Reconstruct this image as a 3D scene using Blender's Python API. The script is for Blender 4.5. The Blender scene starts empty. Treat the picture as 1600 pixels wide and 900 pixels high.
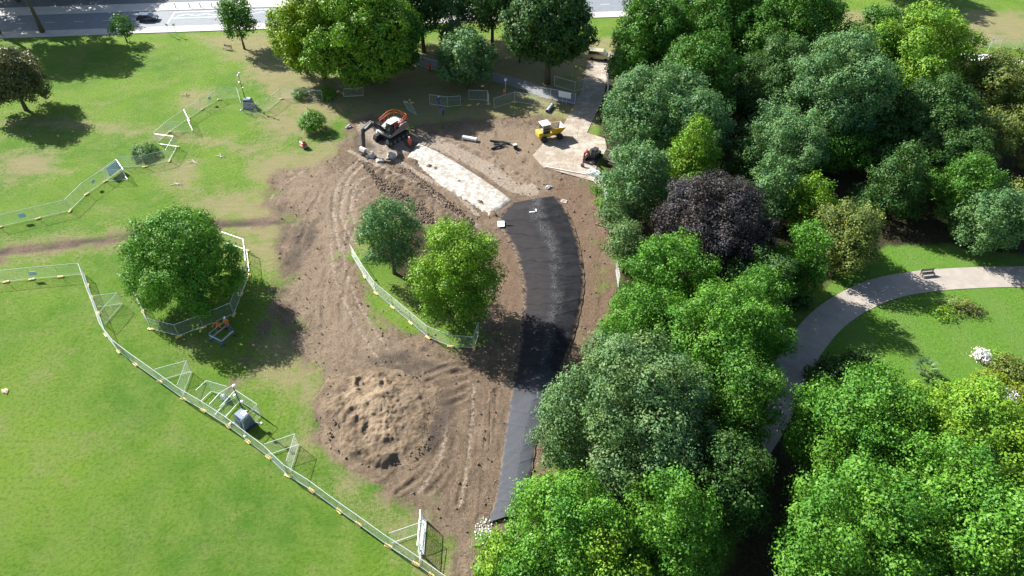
import bpy, bmesh, math, random
import numpy as np
from mathutils import Vector, Matrix, Euler
random.seed(7); RNG = np.random.default_rng(7)
R_ = math.radians
scene = bpy.context.scene
COL = scene.collection

# ------------------------------------------------------------------ camera
CAM_H = 60.0; PITCH = R_(43); F = 1088.0
cam_d = bpy.data.cameras.new("camera"); cam = bpy.data.objects.new("camera", cam_d); COL.objects.link(cam)
cam.location = (0, 0, CAM_H); cam.rotation_euler = (R_(90) - PITCH, 0, 0)
cam_d.sensor_width = 36; cam_d.lens = 36 * F / 1600; cam_d.clip_end = 6000; cam_d.clip_start = 0.5
scene.camera = cam
# ------------------------------------------------------------------ light
SUN_EL = R_(37.0)
SX, SY = -0.80, 0.60            # horizontal direction from the scene towards the sun
w = bpy.data.worlds.new("World"); scene.world = w; w.use_nodes = True
nt = w.node_tree; bg = nt.nodes["Background"]; sky = nt.nodes.new("ShaderNodeTexSky")
sky.sky_type = 'NISHITA'; sky.sun_disc = False; sky.sun_elevation = SUN_EL
sky.sun_rotation = math.atan2(SX, SY)
nt.links.new(sky.outputs[0], bg.inputs[0]); bg.inputs[1].default_value = 0.068
sd = bpy.data.lights.new("sun", 'SUN'); sd.energy = 5.0; sd.angle = R_(0.53); sd.color = (1, 0.975, 0.93)
sun = bpy.data.objects.new("sun", sd); COL.objects.link(sun)
sun.rotation_euler = Vector((SX * math.cos(SUN_EL), SY * math.cos(SUN_EL), math.sin(SUN_EL))).to_track_quat('Z', 'Y').to_euler()
scene.view_settings.view_transform = 'Standard'; scene.view_settings.look = 'None'
scene.view_settings.exposure = 1.36; scene.view_settings.gamma = 1.0
scene.render.engine = 'CYCLES'
scene.cycles.max_bounces = 6; scene.cycles.transparent_max_bounces = 8

# ------------------------------------------------------------------ where things stand: a point of the survey photograph -> the ground
CT, ST = math.cos(PITCH), math.sin(PITCH)
def G(px, py, z=0.0):
    x = (px - 800) / F; y = -(py - 450) / F
    d = Vector((x, CT + y * ST, -ST + y * CT)); t = (z - CAM_H) / d.z
    return Vector((d.x * t, d.y * t, z))
def depth(p): return p.y * CT - (p.z - CAM_H) * ST
def GL(pts): return [G(*p)[:2] for p in pts]

# ------------------------------------------------------------------ tagging
def tag(o, label=None, cat=None, group=None, kind=None):
    if label: o['label'] = label
    if cat: o['category'] = cat
    if group: o['group'] = group
    if kind: o['kind'] = kind
    return o
def thing(name, loc, rz=0.0, label=None, cat=None, group=None):
    o = bpy.data.objects.new(name, None); COL.objects.link(o); o.empty_display_size = 0.3
    o.location = loc; o.rotation_euler = (0, 0, rz)
    return tag(o, label, cat, group)

# ------------------------------------------------------------------ materials
def mat(name, col, rough=0.7, metal=0.0, spec=0.5, var=0.0, vscale=3.0, bump=0.0, bscale=20.0, col2=None, coat=0.0):
    m = bpy.data.materials.new(name); m.use_nodes = True; n = m.node_tree; b = n.nodes["Principled BSDF"]
    b.inputs["Base Color"].default_value = (*col, 1); b.inputs["Roughness"].default_value = rough
    b.inputs["Metallic"].default_value = metal; b.inputs["Specular IOR Level"].default_value = spec
    b.inputs["Coat Weight"].default_value = coat
    tc = n.nodes.new("ShaderNodeTexCoord")
    if var > 0 or col2:
        t = n.nodes.new("ShaderNodeTexNoise"); t.inputs["Scale"].default_value = vscale; t.inputs["Detail"].default_value = 6
        t.inputs["Roughness"].default_value = 0.65
        n.links.new(tc.outputs["Object"], t.inputs["Vector"])
        r = n.nodes.new("ShaderNodeValToRGB"); r.color_ramp.elements[0].position = 0.32; r.color_ramp.elements[1].position = 0.68
        c2 = col2 if col2 else tuple(min(1, c * (1 + var)) for c in col)
        c1 = col if col2 else tuple(c * (1 - var) for c in col)
        r.color_ramp.elements[0].color = (*c1, 1); r.color_ramp.elements[1].color = (*c2, 1)
        n.links.new(t.outputs[0], r.inputs[0]); n.links.new(r.outputs[0], b.inputs["Base Color"])
    if bump > 0:
        t2 = n.nodes.new("ShaderNodeTexNoise"); t2.inputs["Scale"].default_value = bscale; t2.inputs["Detail"].default_value = 5
        n.links.new(tc.outputs["Object"], t2.inputs["Vector"])
        bp = n.nodes.new("ShaderNodeBump"); bp.inputs["Strength"].default_value = bump; bp.inputs["Distance"].default_value = 0.1
        n.links.new(t2.outputs[0], bp.inputs["Height"]); n.links.new(bp.outputs[0], b.inputs["Normal"])
    return m

class NG:
    """small helper to write shader graphs"""
    def __init__(s, name):
        s.m = bpy.data.materials.new(name); s.m.use_nodes = True; s.n = s.m.node_tree; s.b = s.n.nodes["Principled BSDF"]
        s.geo = s.n.nodes.new("ShaderNodeNewGeometry"); s.pos = s.geo.outputs["Position"]
    def L(s, a, b): s.n.links.new(a, b)
    def put(s, sock, v):
        if hasattr(v, 'links'): s.L(v, sock)
        elif isinstance(v, tuple): sock.default_value = (*v, 1) if len(v) == 3 and len(sock.default_value) == 4 else v
        else: sock.default_value = v
    def noise(s, scale, detail=4, rough=0.55, vec=None, dist=0.0):
        t = s.n.nodes.new("ShaderNodeTexNoise"); s.L(vec if vec else s.pos, t.inputs["Vector"])
        t.inputs["Scale"].default_value = scale; t.inputs["Detail"].default_value = detail; t.inputs["Roughness"].default_value = rough
        t.inputs["Distortion"].default_value = dist
        return t.outputs[0]
    def math(s, op, a, b=0.0, c=None, clamp=False):
        t = s.n.nodes.new("ShaderNodeMath"); t.operation = op; t.use_clamp = clamp
        s.put(t.inputs[0], a); s.put(t.inputs[1], b)
        if c is not None: s.put(t.inputs[2], c)
        return t.outputs[0]
    def attr(s, name):
        t = s.n.nodes.new("ShaderNodeAttribute"); t.attribute_name = name; return t.outputs["Fac"]
    def mix(s, f, a, b):
        t = s.n.nodes.new("ShaderNodeMix"); t.data_type = 'RGBA'
        s.put(t.inputs[0], f); s.put(t.inputs[6], a); s.put(t.inputs[7], b); return t.outputs[2]
    def ramp(s, f, lo, hi, a=0.0, b=1.0):
        t = s.n.nodes.new("ShaderNodeMapRange"); t.interpolation_type = 'SMOOTHSTEP'
        s.put(t.inputs[0], f); t.inputs[1].default_value = lo; t.inputs[2].default_value = hi
        t.inputs[3].default_value = a; t.inputs[4].default_value = b; return t.outputs[0]
    def scalevec(s, v):
        t = s.n.nodes.new("ShaderNodeVectorMath"); t.operation = 'MULTIPLY'; s.L(s.pos, t.inputs[0]); t.inputs[1].default_value = v
        return t.outputs[0]
    def bump(s, h, strength=0.5, dist=0.1):
        t = s.n.nodes.new("ShaderNodeBump"); t.inputs["Strength"].default_value = strength; t.inputs["Distance"].default_value = dist
        s.L(h, t.inputs["Height"]); s.L(t.outputs[0], s.b.inputs["Normal"])

# ------------------------------------------------------------------ numpy noise / distance helpers
_lat = RNG.random((512, 512))
def vnoise(x, y, s, ox=0.0):
    x = x / s + 100.3 + ox; y = y / s + 57.7 + ox * 1.7
    xi = np.floor(x).astype(int); yi = np.floor(y).astype(int); fx = x - xi; fy = y - yi
    fx = fx * fx * (3 - 2 * fx); fy = fy * fy * (3 - 2 * fy)
    a = _lat[xi % 512, yi % 512]; b = _lat[(xi + 1) % 512, yi % 512]; c = _lat[xi % 512, (yi + 1) % 512]; d = _lat[(xi + 1) % 512, (yi + 1) % 512]
    return (a * (1 - fx) + b * fx) * (1 - fy) + (c * (1 - fx) + d * fx) * fy
def fbm(x, y, s, o=4, ox=0.0):
    t = 0; a = 1; n = 0
    for k in range(o): t = t + a * vnoise(x, y, s / 2 ** k, ox + k * 3.1); n += a; a *= 0.5
    return t / n
def seg_dist(x, y, a, b):
    ax, ay = a; bx, by = b; dx = bx - ax; dy = by - ay; l2 = dx * dx + dy * dy + 1e-9
    t = np.clip(((x - ax) * dx + (y - ay) * dy) / l2, 0, 1)
    return np.hypot(x - ax - t * dx, y - ay - t * dy)
def sdf_poly(x, y, pts):
    d = np.full(x.shape, 1e9); ins = np.zeros(x.shape, bool); n = len(pts)
    for i in range(n):
        a = pts[i]; b = pts[(i + 1) % n]; d = np.minimum(d, seg_dist(x, y, a, b))
        c = ((a[1] > y) != (b[1] > y)) & (x < (b[0] - a[0]) * (y - a[1]) / (b[1] - a[1] + 1e-12) + a[0]); ins ^= c
    return np.where(ins, d, -d)
def sdf_line(x, y, pts, hw):
    d = np.full(x.shape, 1e9)
    for a, b in zip(pts[:-1], pts[1:]): d = np.minimum(d, seg_dist(x, y, a, b))
    return hw - d
def smooth(pts, n=6):
    """Catmull-Rom through 2-D points"""
    P = [Vector(p) for p in pts]; P = [P[0] * 2 - P[1]] + P + [P[-1] * 2 - P[-2]]; out = []
    for i in range(1, len(P) - 2):
        for k in range(n):
            t = k / n; a, b, c, d = P[i - 1], P[i], P[i + 1], P[i + 2]
            out.append(tuple(0.5 * ((2 * b) + (c - a) * t + (2 * a - 5 * b + 4 * c - d) * t * t + (3 * b - a - 3 * c + d) * t ** 3)))
    out.append(tuple(P[-2])); return out
def grid_mesh(name, xs, ys, Z, m, keep=None, attrs=None, parent=None, smoothed=True):
    X, Y = np.meshgrid(xs, ys); co = np.stack([X.ravel(), Y.ravel(), Z.ravel()], 1)
    nx, ny = len(xs), len(ys); i = np.arange(nx * ny).reshape(ny, nx)
    q = np.stack([i[:-1, :-1], i[:-1, 1:], i[1:, 1:], i[1:, :-1]], -1).reshape(-1, 4)
    attrs = attrs or {}
    if keep is not None:
        k = keep.ravel(); q = q[k[q].any(1)]
        used = np.unique(q); mp = -np.ones(len(co), int); mp[used] = np.arange(len(used)); co = co[used]; q = mp[q]
        attrs = {a: v.ravel()[used] for a, v in attrs.items()}
    return raw_mesh(name, co, q, m, parent, {a: v.ravel() for a, v in attrs.items()}, smoothed)
def raw_mesh(name, co, q, m, parent=None, attrs=None, smoothed=False, fattrs=None):
    me = bpy.data.meshes.new(name); k = q.shape[1]
    me.vertices.add(len(co)); me.vertices.foreach_set("co", np.asarray(co, np.float32).ravel())
    me.loops.add(q.size); me.loops.foreach_set("vertex_index", q.astype(np.int32).ravel())
    me.polygons.add(len(q)); me.polygons.foreach_set("loop_start", np.arange(0, q.size, k, dtype=np.int32))
    me.polygons.foreach_set("loop_total", np.full(len(q), k, np.int32))
    if smoothed: me.polygons.foreach_set("use_smooth", np.ones(len(q), bool))
    for a, v in (attrs or {}).items(): me.attributes.new(a, 'FLOAT', 'POINT').data.foreach_set("value", np.asarray(v, np.float32))
    for a, v in (fattrs or {}).items(): me.attributes.new(a, 'FLOAT', 'FACE').data.foreach_set("value", np.asarray(v, np.float32))
    me.materials.append(m); me.update(calc_edges=True)
    o = bpy.data.objects.new(name, me); COL.objects.link(o)
    if parent: o.parent = parent
    return o

# ------------------------------------------------------------------ mesh builder
class MB:
    def __init__(s): s.bm = bmesh.new()
    def box(s, c, size, rot=(0, 0, 0), bev=0.0, taper=None):
        r = bmesh.ops.create_cube(s.bm, size=1.0); vs = r['verts']
        for v in vs:
            if taper and v.co.z > 0: v.co.x *= taper[0]; v.co.y *= taper[1]
            v.co = Vector((v.co.x * size[0], v.co.y * size[1], v.co.z * size[2]))
        if bev > 0:
            es = list({e for v in vs for e in v.link_edges})
            rr = bmesh.ops.bevel(s.bm, geom=es, offset=bev, segments=2, affect='EDGES', profile=0.5); vs = list({v for f in rr['faces'] for v in f.verts} | {v for v in vs if v.is_valid})
        M = Matrix.Translation(c) @ Euler(rot).to_matrix().to_4x4()
        for v in vs: v.co = M @ v.co
        return s
    def prism(s, outline, y0, y1, M=None, bev=0.0):
        """outline in x,z extruded along y"""
        M = M or Matrix(); a = [s.bm.verts.new((x, y0, z)) for x, z in outline]; b = [s.bm.verts.new((x, y1, z)) for x, z in outline]
        n = len(outline); fs = [s.bm.faces.new(a), s.bm.faces.new(b[::-1])]
        for i in range(n): fs.append(s.bm.faces.new((a[i], b[i], b[(i + 1) % n], a[(i + 1) % n])))
        vs = a + b
        bmesh.ops.recalc_face_normals(s.bm, faces=fs)
        if bev > 0:
            es = list({e for f in fs for e in f.edges})
            rr = bmesh.ops.bevel(s.bm, geom=es, offset=bev, segments=2, affect='EDGES'); vs = list({v for f in rr['faces'] for v in f.verts} | {v for v in vs if v.is_valid})
        for v in vs: v.co = M @ v.co
        return s
    def tube(s, pts, r, n=6, closed=False):
        pts = [Vector(p) for p in pts]; rings = []; N = len(pts)
        rr = r if isinstance(r, (list, tuple)) else [r] * N
        for i, p in enumerate(pts):
            if closed: d = pts[(i + 1) % N] - pts[i - 1]
            else: d = pts[min(i + 1, N - 1)] - pts[max(i - 1, 0)]
            d.normalize(); u = d.orthogonal().normalized() if abs(d.z) > 0.95 else d.cross(Vector((0, 0, 1))).normalized(); v = d.cross(u)
            rings.append([s.bm.verts.new(p + (u * math.cos(t) + v * math.sin(t)) * rr[i]) for t in [2 * math.pi * k / n for k in range(n)]])
        for i in range(N if closed else N - 1):
            a, b = rings[i], rings[(i + 1) % N]
            for k in range(n): s.bm.faces.new((a[k], a[(k + 1) % n], b[(k + 1) % n], b[k]))
        if not closed: s.bm.faces.new(rings[0][::-1]); s.bm.faces.new(rings[-1])
        return s
    def cyl(s, a, b, r, n=16): return s.tube([a, b], r, n)
    def lathe(s, prof, c=(0, 0, 0), n=16, axis='Z'):
        rings = []
        for r, z in prof:
            ring = []
            for k in range(n):
                t = 2 * math.pi * k / n; p = Vector((r * math.cos(t), r * math.sin(t), z))
                if axis == 'Y': p = Vector((p.x, p.z, p.y))
                if axis == 'X': p = Vector((p.z, p.x, p.y))
                ring.append(s.bm.verts.new(p + Vector(c)))
            rings.append(ring)
        for a, b in zip(rings[:-1], rings[1:]):
            for k in range(n): s.bm.faces.new((a[k], a[(k + 1) % n], b[(k + 1) % n], b[k]))
        s.bm.faces.new(rings[0][::-1]); s.bm.faces.new(rings[-1]); return s
    def build(s, name, m, parent=None, smoothed=False):
        bmesh.ops.recalc_face_normals(s.bm, faces=s.bm.faces[:])
        me = bpy.data.meshes.new(name); s.bm.to_mesh(me); s.bm.free(); me.materials.append(m)
        if smoothed:
            for p in me.polygons: p.use_smooth = True
        o = bpy.data.objects.new(name, me); COL.objects.link(o)
        if parent: o.parent = parent
        return o
def copy_tree(o, parent=None, keepdata=True):
    c = o.copy(); COL.objects.link(c)
    if parent: c.parent = parent
    for ch in list(o.children): copy_tree(ch, c)
    return c
ORD = ['first', 'second', 'third', 'fourth', 'fifth', 'sixth', 'seventh', 'eighth', 'ninth', 'tenth', 'eleventh', 'twelfth', 'thirteenth', 'fourteenth',
       'fifteenth', 'sixteenth', 'seventeenth', 'eighteenth', 'nineteenth', 'twentieth', 'twenty-first', 'twenty-second', 'twenty-third', 'twenty-fourth', 'twenty-fifth', 'twenty-sixth']
# ================================================================== THE GROUND
def axis(segs, far):
    """piecewise spacing"""
    out = [segs[0][0]]
    for a, b, st in segs:
        n = max(1, round((b - a) / st)); out += list(np.linspace(a, b, n + 1)[1:])
    lo = [out[0] - d for d in far][::-1]; hi = [out[-1] + d for d in far]
    return np.array(lo + out + hi)
xs = axis([(-130, -34, 0.7), (-34, 16, 0.17), (16, 130, 0.7)], [3, 10, 30, 100, 400, 1800])
ys = axis([(20, 27, 0.7), (27, 66, 0.17), (66, 112, 0.24), (112, 175, 0.7)], [3, 10, 30, 100, 400, 1800])
X, Y = np.meshgrid(xs, ys)
earth_px = [(525, 240), (545, 190), (580, 178), (640, 200), (700, 188), (760, 186), (800, 180), (850, 178), (905, 190), (925, 215), (935, 262),
  (938, 300), (950, 350), (958, 400), (968, 430), (962, 475), (940, 520), (925, 570), (890, 620), (860, 690), (865, 760), (860, 840), (800, 845), (765, 850), (748, 900),
  (740, 960), (712, 960), (714, 900), (700, 850), (672, 808), (620, 792), (575, 752), (525, 722), (496, 690), (486, 650), (500, 612), (505, 590), (470, 565), (440, 520), (424, 478),
  (436, 430), (430, 390), (440, 352), (410, 320), (415, 285), (440, 260), (490, 262)]
island_px = [(550, 396), (552, 372), (566, 345), (600, 335), (650, 352), (700, 352), (740, 385), (752, 430), (760, 500), (748, 543), (706, 541), (668, 524), (622, 515), (588, 490), (575, 450)]
sd_earth = sdf_poly(X, Y, GL(earth_px))
sd_earth = np.minimum(sd_earth, -sdf_poly(X, Y, GL(island_px)))
tracks = [sdf_line(X, Y, GL([(-60, 402), (90, 384), (200, 371), (330, 352), (460, 345)]), 1.15),
          sdf_line(X, Y, GL([(363, 606), (372, 585), (384, 565), (400, 530), (420, 505)]), 0.42),
          sdf_line(X, Y, GL([(0, 407), (10, 407)]), 0.5)]
for t in tracks: sd_earth = np.maximum(sd_earth, t)
sd_earth_c = np.clip(sd_earth, -4, 4)
straw_px = [[(300, 320), (345, 300), (400, 298), (380, 270), (395, 228), (470, 235), (520, 215), (560, 240), (560, 400), (520, 620), (500, 640), (380, 590), (400, 540), (440, 500), (425, 440), (350, 380)],
  [(380, 60), (440, 55), (470, 100), (560, 125), (560, 165), (500, 210), (430, 225), (400, 200), (420, 150), (380, 120)],
  [(300, 55), (450, 50), (450, 125), (350, 90)],
  [(540, 110), (700, 60), (1000, 60), (1000, 200), (540, 200)],
  [(480, 640), (500, 720), (600, 800), (700, 860), (740, 960), (700, 960), (640, 870), (560, 790), (470, 700)],
  [(1310, 20), (1400, 10), (1640, 20), (1640, 66), (1500, 74), (1330, 60)],
  [(1500, 190), (1560, 190), (1560, 260), (1500, 260)],
  [(240, 250), (310, 255), (310, 300), (260, 300)], [(290, 140), (330, 140), (330, 170), (280, 170)], [(100, 270), (0, 290), (0, 240), (80, 230)]]
sd_straw = np.full(X.shape, -9.0)
for p in straw_px: sd_straw = np.maximum(sd_straw, sdf_poly(X, Y, GL(p)))
sd_straw = np.maximum(sd_straw, sdf_line(X, Y, GL([(-60, 402), (90, 384), (200, 371), (330, 352), (460, 345)]), 2.4))
sd_straw = np.maximum(sd_straw, sdf_line(X, Y, GL([(-40, 190), (120, 194), (250, 212), (330, 218), (400, 235)]), 1.3))
sd_straw = np.clip(sd_straw, -5, 5)
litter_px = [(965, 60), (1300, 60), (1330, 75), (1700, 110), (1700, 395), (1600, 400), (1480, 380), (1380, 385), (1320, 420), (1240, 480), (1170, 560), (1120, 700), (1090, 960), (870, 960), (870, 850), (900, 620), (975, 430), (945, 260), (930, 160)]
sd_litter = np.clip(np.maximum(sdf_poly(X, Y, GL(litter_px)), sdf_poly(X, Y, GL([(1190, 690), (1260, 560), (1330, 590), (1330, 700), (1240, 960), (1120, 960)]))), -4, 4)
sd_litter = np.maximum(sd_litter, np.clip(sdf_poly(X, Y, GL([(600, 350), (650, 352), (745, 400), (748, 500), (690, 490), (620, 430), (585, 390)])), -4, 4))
sd_lush = np.clip(sdf_poly(X, Y, GL([(1390, 372), (1600, 380), (1700, 400), (1700, 640), (1500, 620), (1250, 640), (1200, 560), (1300, 450)])), -4, 4)
pale_lines = [([(545, 235), (600, 265), (655, 290), (700, 325), (745, 352)], 0.35), ([(620, 250), (665, 278), (710, 300), (745, 335)], 0.45),
  ([(590, 240), (548, 275), (533, 320), (536, 350), (556, 380)], 0.22), ([(606, 258), (560, 285), (548, 322), (556, 352)], 0.2),
  ([(575, 238), (540, 268), (522, 310), (522, 345), (530, 390)], 0.2),
  ([(655, 215), (700, 232), (760, 262), (800, 290), (830, 298)], 1.4)]
sd_pale = np.full(X.shape, -9.0)
for p, hw in pale_lines: sd_pale = np.maximum(sd_pale, sdf_line(X, Y, smooth(GL(p)), hw))
sd_pale = np.maximum(sd_pale, 0.2 + 0.0 * X + sdf_poly(X, Y, GL([(560, 190), (600, 190), (640, 235), (600, 250), (560, 225)])))
for p in [[(600, 575), (552, 500), (520, 420), (522, 350), (550, 290), (600, 262)], [(622, 568), (572, 495), (540, 420), (541, 352), (566, 300), (612, 275)], 
          [(740, 600), (735, 680), (720, 790)], [(700, 640), (690, 710), (655, 770)], [(660, 212), (720, 222), (800, 262)], [(480, 262), (430, 300), (400, 350)]]: sd_pale = np.maximum(sd_pale, sdf_line(X, Y, smooth(GL(p)), 0.14))
sd_pale = np.clip(sd_pale, -3, 3)
sd_dry = np.full(X.shape, -9.0)
for p in [[(455, 300), (520, 262), (562, 262), (556, 330), (545, 400), (570, 470), (625, 535), (700, 560), (640, 578), (540, 575), (500, 610), (470, 565), (440, 480)], [(640, 205), (700, 200), (780, 190), (860, 200), (850, 260), (870, 300), (800, 300), (740, 262), (690, 235)],
          [(500, 640), (520, 700), (600, 780), (660, 800), (600, 800), (500, 720)], [(700, 850), (745, 830), (745, 960), (700, 960)], [(430, 255), (520, 245), (500, 310), (440, 330)]]: sd_dry = np.maximum(sd_dry, sdf_poly(X, Y, GL(p)))
sd_dry = np.clip(sd_dry, -5, 5)
sd_red = np.clip(np.maximum(sdf_poly(X, Y, GL([(865, 285), (930, 285), (968, 430), (962, 475), (925, 570), (860, 690), (850, 830), (820, 830), (855, 640), (910, 480), (900, 360), (868, 305)])), sdf_poly(X, Y, GL([(760, 370), (800, 385), (812, 430), (812, 490), (790, 490), (775, 420)]))), -3, 3)
# relief
em = np.clip((sd_earth_c + 0.1) / 0.8, 0, 1)
Z = em * ((fbm(X, Y, 3.0, 5) - 0.5) * 0.34 + (fbm(X, Y, 0.9, 4, 9) - 0.5) * 0.20 - 0.03)
ruts = [([(590, 240), (548, 275), (533, 320), (536, 350), (556, 380)], 0.3), ([(606, 258), (560, 285), (548, 322), (556, 352)], 0.3), ([(575, 238), (540, 268), (522, 310), (522, 345), (530, 390)], 0.3),
  ([(640, 262), (690, 305), (745, 358)], 0.35), ([(545, 235), (600, 265), (655, 290), (700, 325), (745, 352)], 0.35), ([(660, 262), (700, 290), (750, 330)], 0.4),
  ([(505, 290), (480, 350), (468, 380)], 0.3), ([(560, 400), (540, 440), (535, 500), (550, 540)], 0.3), ([(510, 420), (505, 480), (520, 540), (560, 580)], 0.3),
  ([(668, 585), (700, 572), (725, 570)], 0.25), ([(668, 597), (700, 584), (728, 580)], 0.25), ([(665, 612), (700, 600), (730, 592)], 0.25), ([(660, 628), (700, 618), (730, 606)], 0.25), ([(650, 645), (700, 632), (728, 622)], 0.25),
  ([(640, 600), (668, 620), (668, 660), (640, 690)], 0.3), ([(762, 615), (757, 700), (748, 810)], 0.13), ([(768, 615), (763, 700), (753, 812)], 0.13), ([(775, 610), (772, 700), (760, 800)], 0.2), ([(740, 640), (730, 720), (715, 790)], 0.25), ([(715, 660), (700, 730), (670, 770)], 0.25),
  ([(690, 690), (660, 740), (620, 770)], 0.25), ([(-60, 400), (90, 382), (200, 369), (330, 350), (460, 343)], 0.35), ([(-60, 406), (90, 389), (200, 375), (330, 356), (460, 349)], 0.35),
  ([(655, 215), (700, 232), (760, 262), (800, 290)], 0.3), ([(720, 225), (780, 245), (830, 275)], 0.3), ([(600, 340), (560, 350), (540, 400)], 0.25)]
rutm = np.zeros(X.shape)
for p, hw in ruts:
    q = smooth(GL(p)); xx = [a[0] for a in q]; yy = [a[1] for a in q]
    sel = (X > min(xx) - 2) & (X < max(xx) + 2) & (Y > min(yy) - 2) & (Y < max(yy) + 2)
    d = -sdf_line(X[sel], Y[sel], q, 0); d = d + (fbm(X[sel], Y[sel], 1.3, 3, hw * 90 + xx[0]) - .5) * .5; g = np.exp(-(d / hw) ** 2) * -0.075 + np.exp(-((d - hw * 1.9) / (hw * .8)) ** 2) * 0.045
    dk = 1.8 if (p[0][0] > 638 and p[0][1] > 560) else 1.15; Z[sel] += dk * g * np.clip(2.4 * fbm(X[sel], Y[sel], 2.6, 3, 5.5) - .55, 0, 1.4); rutm[sel] = np.maximum(rutm[sel], np.exp(-(d / hw) ** 2))
# churned ridges: loose soil thrown up
for p, hw, hgt in [([(590, 262), (630, 285), (670, 315), (700, 350)], 1.0, .45), ([(640, 250), (700, 275), (760, 325), (790, 345)], .6, .35), ([(650, 205), (700, 222), (770, 250), (830, 290), (850, 305)], .45, .3),
                   ([(560, 405), (600, 500), (650, 540), (720, 560)], .4, .2), ([(655, 340), (600, 310), (560, 330)], .5, .3), ([(795, 385), (800, 430), (803, 480)], .5, .2)]:
    q = smooth(GL(p)); d = np.maximum(0, -sdf_line(X, Y, q, 0)); Z += em * np.exp(-(d / hw) ** 2) * hgt * (0.3 + 1.2 * vnoise(X, Y, 0.55, 4) * vnoise(X, Y, 1.7, 8) * 2)
flat_out = (np.abs(X) < 150) & (Y < 190)
Z += flat_out * (1 - em) * (fbm(X, Y, 2.2, 3, 30) - 0.5) * 0.05

g = NG("ground_surface")
n_big = g.noise(0.045, 4, .6); n_mid = g.noise(0.35, 5, .65); n_fine = g.noise(2.6, 5, .7); n_vf = g.noise(9.0, 4, .75)
st_v = g.noise(1.0, 4, .65, g.scalevec((0.35, 1.6, 1)))
grass = g.mix(g.ramp(n_big, .36, .64), (0.080, 0.190, 0.015), (0.165, 0.275, 0.026))
grass = g.mix(g.ramp(n_mid, .38, .70, 0, .75), grass, (0.185, 0.262, 0.050))
grass = g.mix(g.ramp(n_fine, .30, .58, .55, 0), grass, (0.038, 0.095, 0.006))
grass = g.mix(g.ramp(n_vf, .5, .75, 0, .7), grass, (0.210, 0.270, 0.080))
lush = g.mix(g.ramp(n_fine, .3, .7), (0.085, 0.205, 0.020), (0.150, 0.280, 0.038))
wv = g.n.nodes.new("ShaderNodeTexWave"); g.L(g.scalevec((.12, 1, 0)), wv.inputs["Vector"]); wv.inputs["Scale"].default_value = .42; wv.inputs["Distortion"].default_value = 1.2; wv.inputs["Detail"].default_value = 2
lush = g.mix(g.math('MULTIPLY', wv.outputs[1], .45), lush, (0.150, 0.250, 0.055))
lush = g.mix(g.ramp(n_mid, .58, .75, 0, .5), lush, (0.22, 0.25, 0.09))
grass = g.mix(g.math('MULTIPLY', wv.outputs[1], .16), grass, (0.150, 0.240, 0.050))
grass = g.mix(g.ramp(g.attr("sd_lush"), -.3, .3), grass, lush)
straw = g.mix(g.ramp(st_v, .35, .65), (0.28, 0.215, 0.115), (0.19, 0.165, 0.065))
straw = g.mix(g.ramp(n_vf, .35, .65), straw, (0.38, 0.32, 0.19))
f_st = g.math('ADD', g.attr("sd_straw"), g.math('MULTIPLY', g.math('SUBTRACT', n_mid, .5), 9.0))
f_st = g.math('ADD', f_st, g.math('MULTIPLY', g.math('SUBTRACT', n_fine, .5), 9.0))
f_st = g.math('ADD', f_st, g.math('MULTIPLY', g.math('SUBTRACT', n_vf, .5), 11.0))
c = g.mix(g.ramp(f_st, -1.8, 2.6, 0, .80), grass, straw)
# scattered dry patches over all the park grass
dry = g.noise(0.12, 5, .7, g.scalevec((1, 1.3, 1)), 0.5)
dry = g.math('ADD', dry, g.math('MULTIPLY', g.math('SUBTRACT', n_fine, .5), .35))
c = g.mix(g.math('MULTIPLY', g.ramp(dry, .50, .80, 0, .55), g.ramp(g.attr("sd_lush"), -.3, .3, 1, 0.2)), c, straw)
soil = g.mix(g.ramp(n_mid, .3, .7), (0.125, 0.086, 0.056), (0.215, 0.155, 0.104))
soil = g.mix(g.ramp(n_fine, .35, .7, 0, .8), soil, (0.28, 0.21, 0.145))
soil = g.mix(g.ramp(n_vf, .3, .5, .55, 0), soil, (0.085, 0.062, 0.046))
f_e = g.math('ADD', g.attr("sd_earth"), g.math('MULTIPLY', g.math('SUBTRACT', n_mid, .5), 5.5))
f_e = g.math('ADD', f_e, g.math('MULTIPLY', g.math('SUBTRACT', n_vf, .5), 1.2))
f_d = g.math('ADD', g.attr("sd_dry"), g.math('MULTIPLY', g.math('SUBTRACT', n_mid, .5), 7.0)); f_d = g.math('ADD', f_d, g.math('MULTIPLY', g.math('SUBTRACT', n_fine, .5), 3.0))
soil = g.mix(g.ramp(f_d, -1.6, 2.2, 0, .72), soil, g.mix(n_fine, (0.245, 0.180, 0.122), (0.36, 0.275, 0.195)))
soil = g.mix(g.ramp(g.attr("sd_red"), -1., 1., 0, .6), soil, g.mix(n_fine, (0.150, 0.090, 0.058), (0.235, 0.150, 0.100)))
soil = g.mix(g.ramp(g.noise(.16, 4, .6), .50, .66, 0, .4), soil, (0.30, 0.225, 0.16))
soil = g.mix(g.ramp(g.noise(.5, 5, .7, g.scalevec((1.7, .6, 1))), .52, .66, 0, .6), soil, (0.115, 0.082, 0.060))
n_xf = g.noise(4.5, 8, .82); soil = g.mix(g.ramp(n_xf, .36, .50, .65, 0), soil, (0.085, 0.064, 0.046)); soil = g.mix(g.ramp(n_xf, .54, .68, 0, .55), soil, (0.34, 0.265, 0.19))
c = g.mix(g.ramp(f_e, -.9, .9), c, soil)
weeds = g.math('MULTIPLY', g.ramp(g.math('ADD', g.noise(.22, 4, .6), g.math('MULTIPLY', n_fine, .25)), .66, .78, 0, .55), g.ramp(g.attr("sd_earth"), 1.0, 3.9, 1, 0))
c = g.mix(weeds, c, grass)
pale = g.mix(g.ramp(n_fine, .35, .65), (0.27, 0.215, 0.16), (0.42, 0.35, 0.275))
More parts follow.
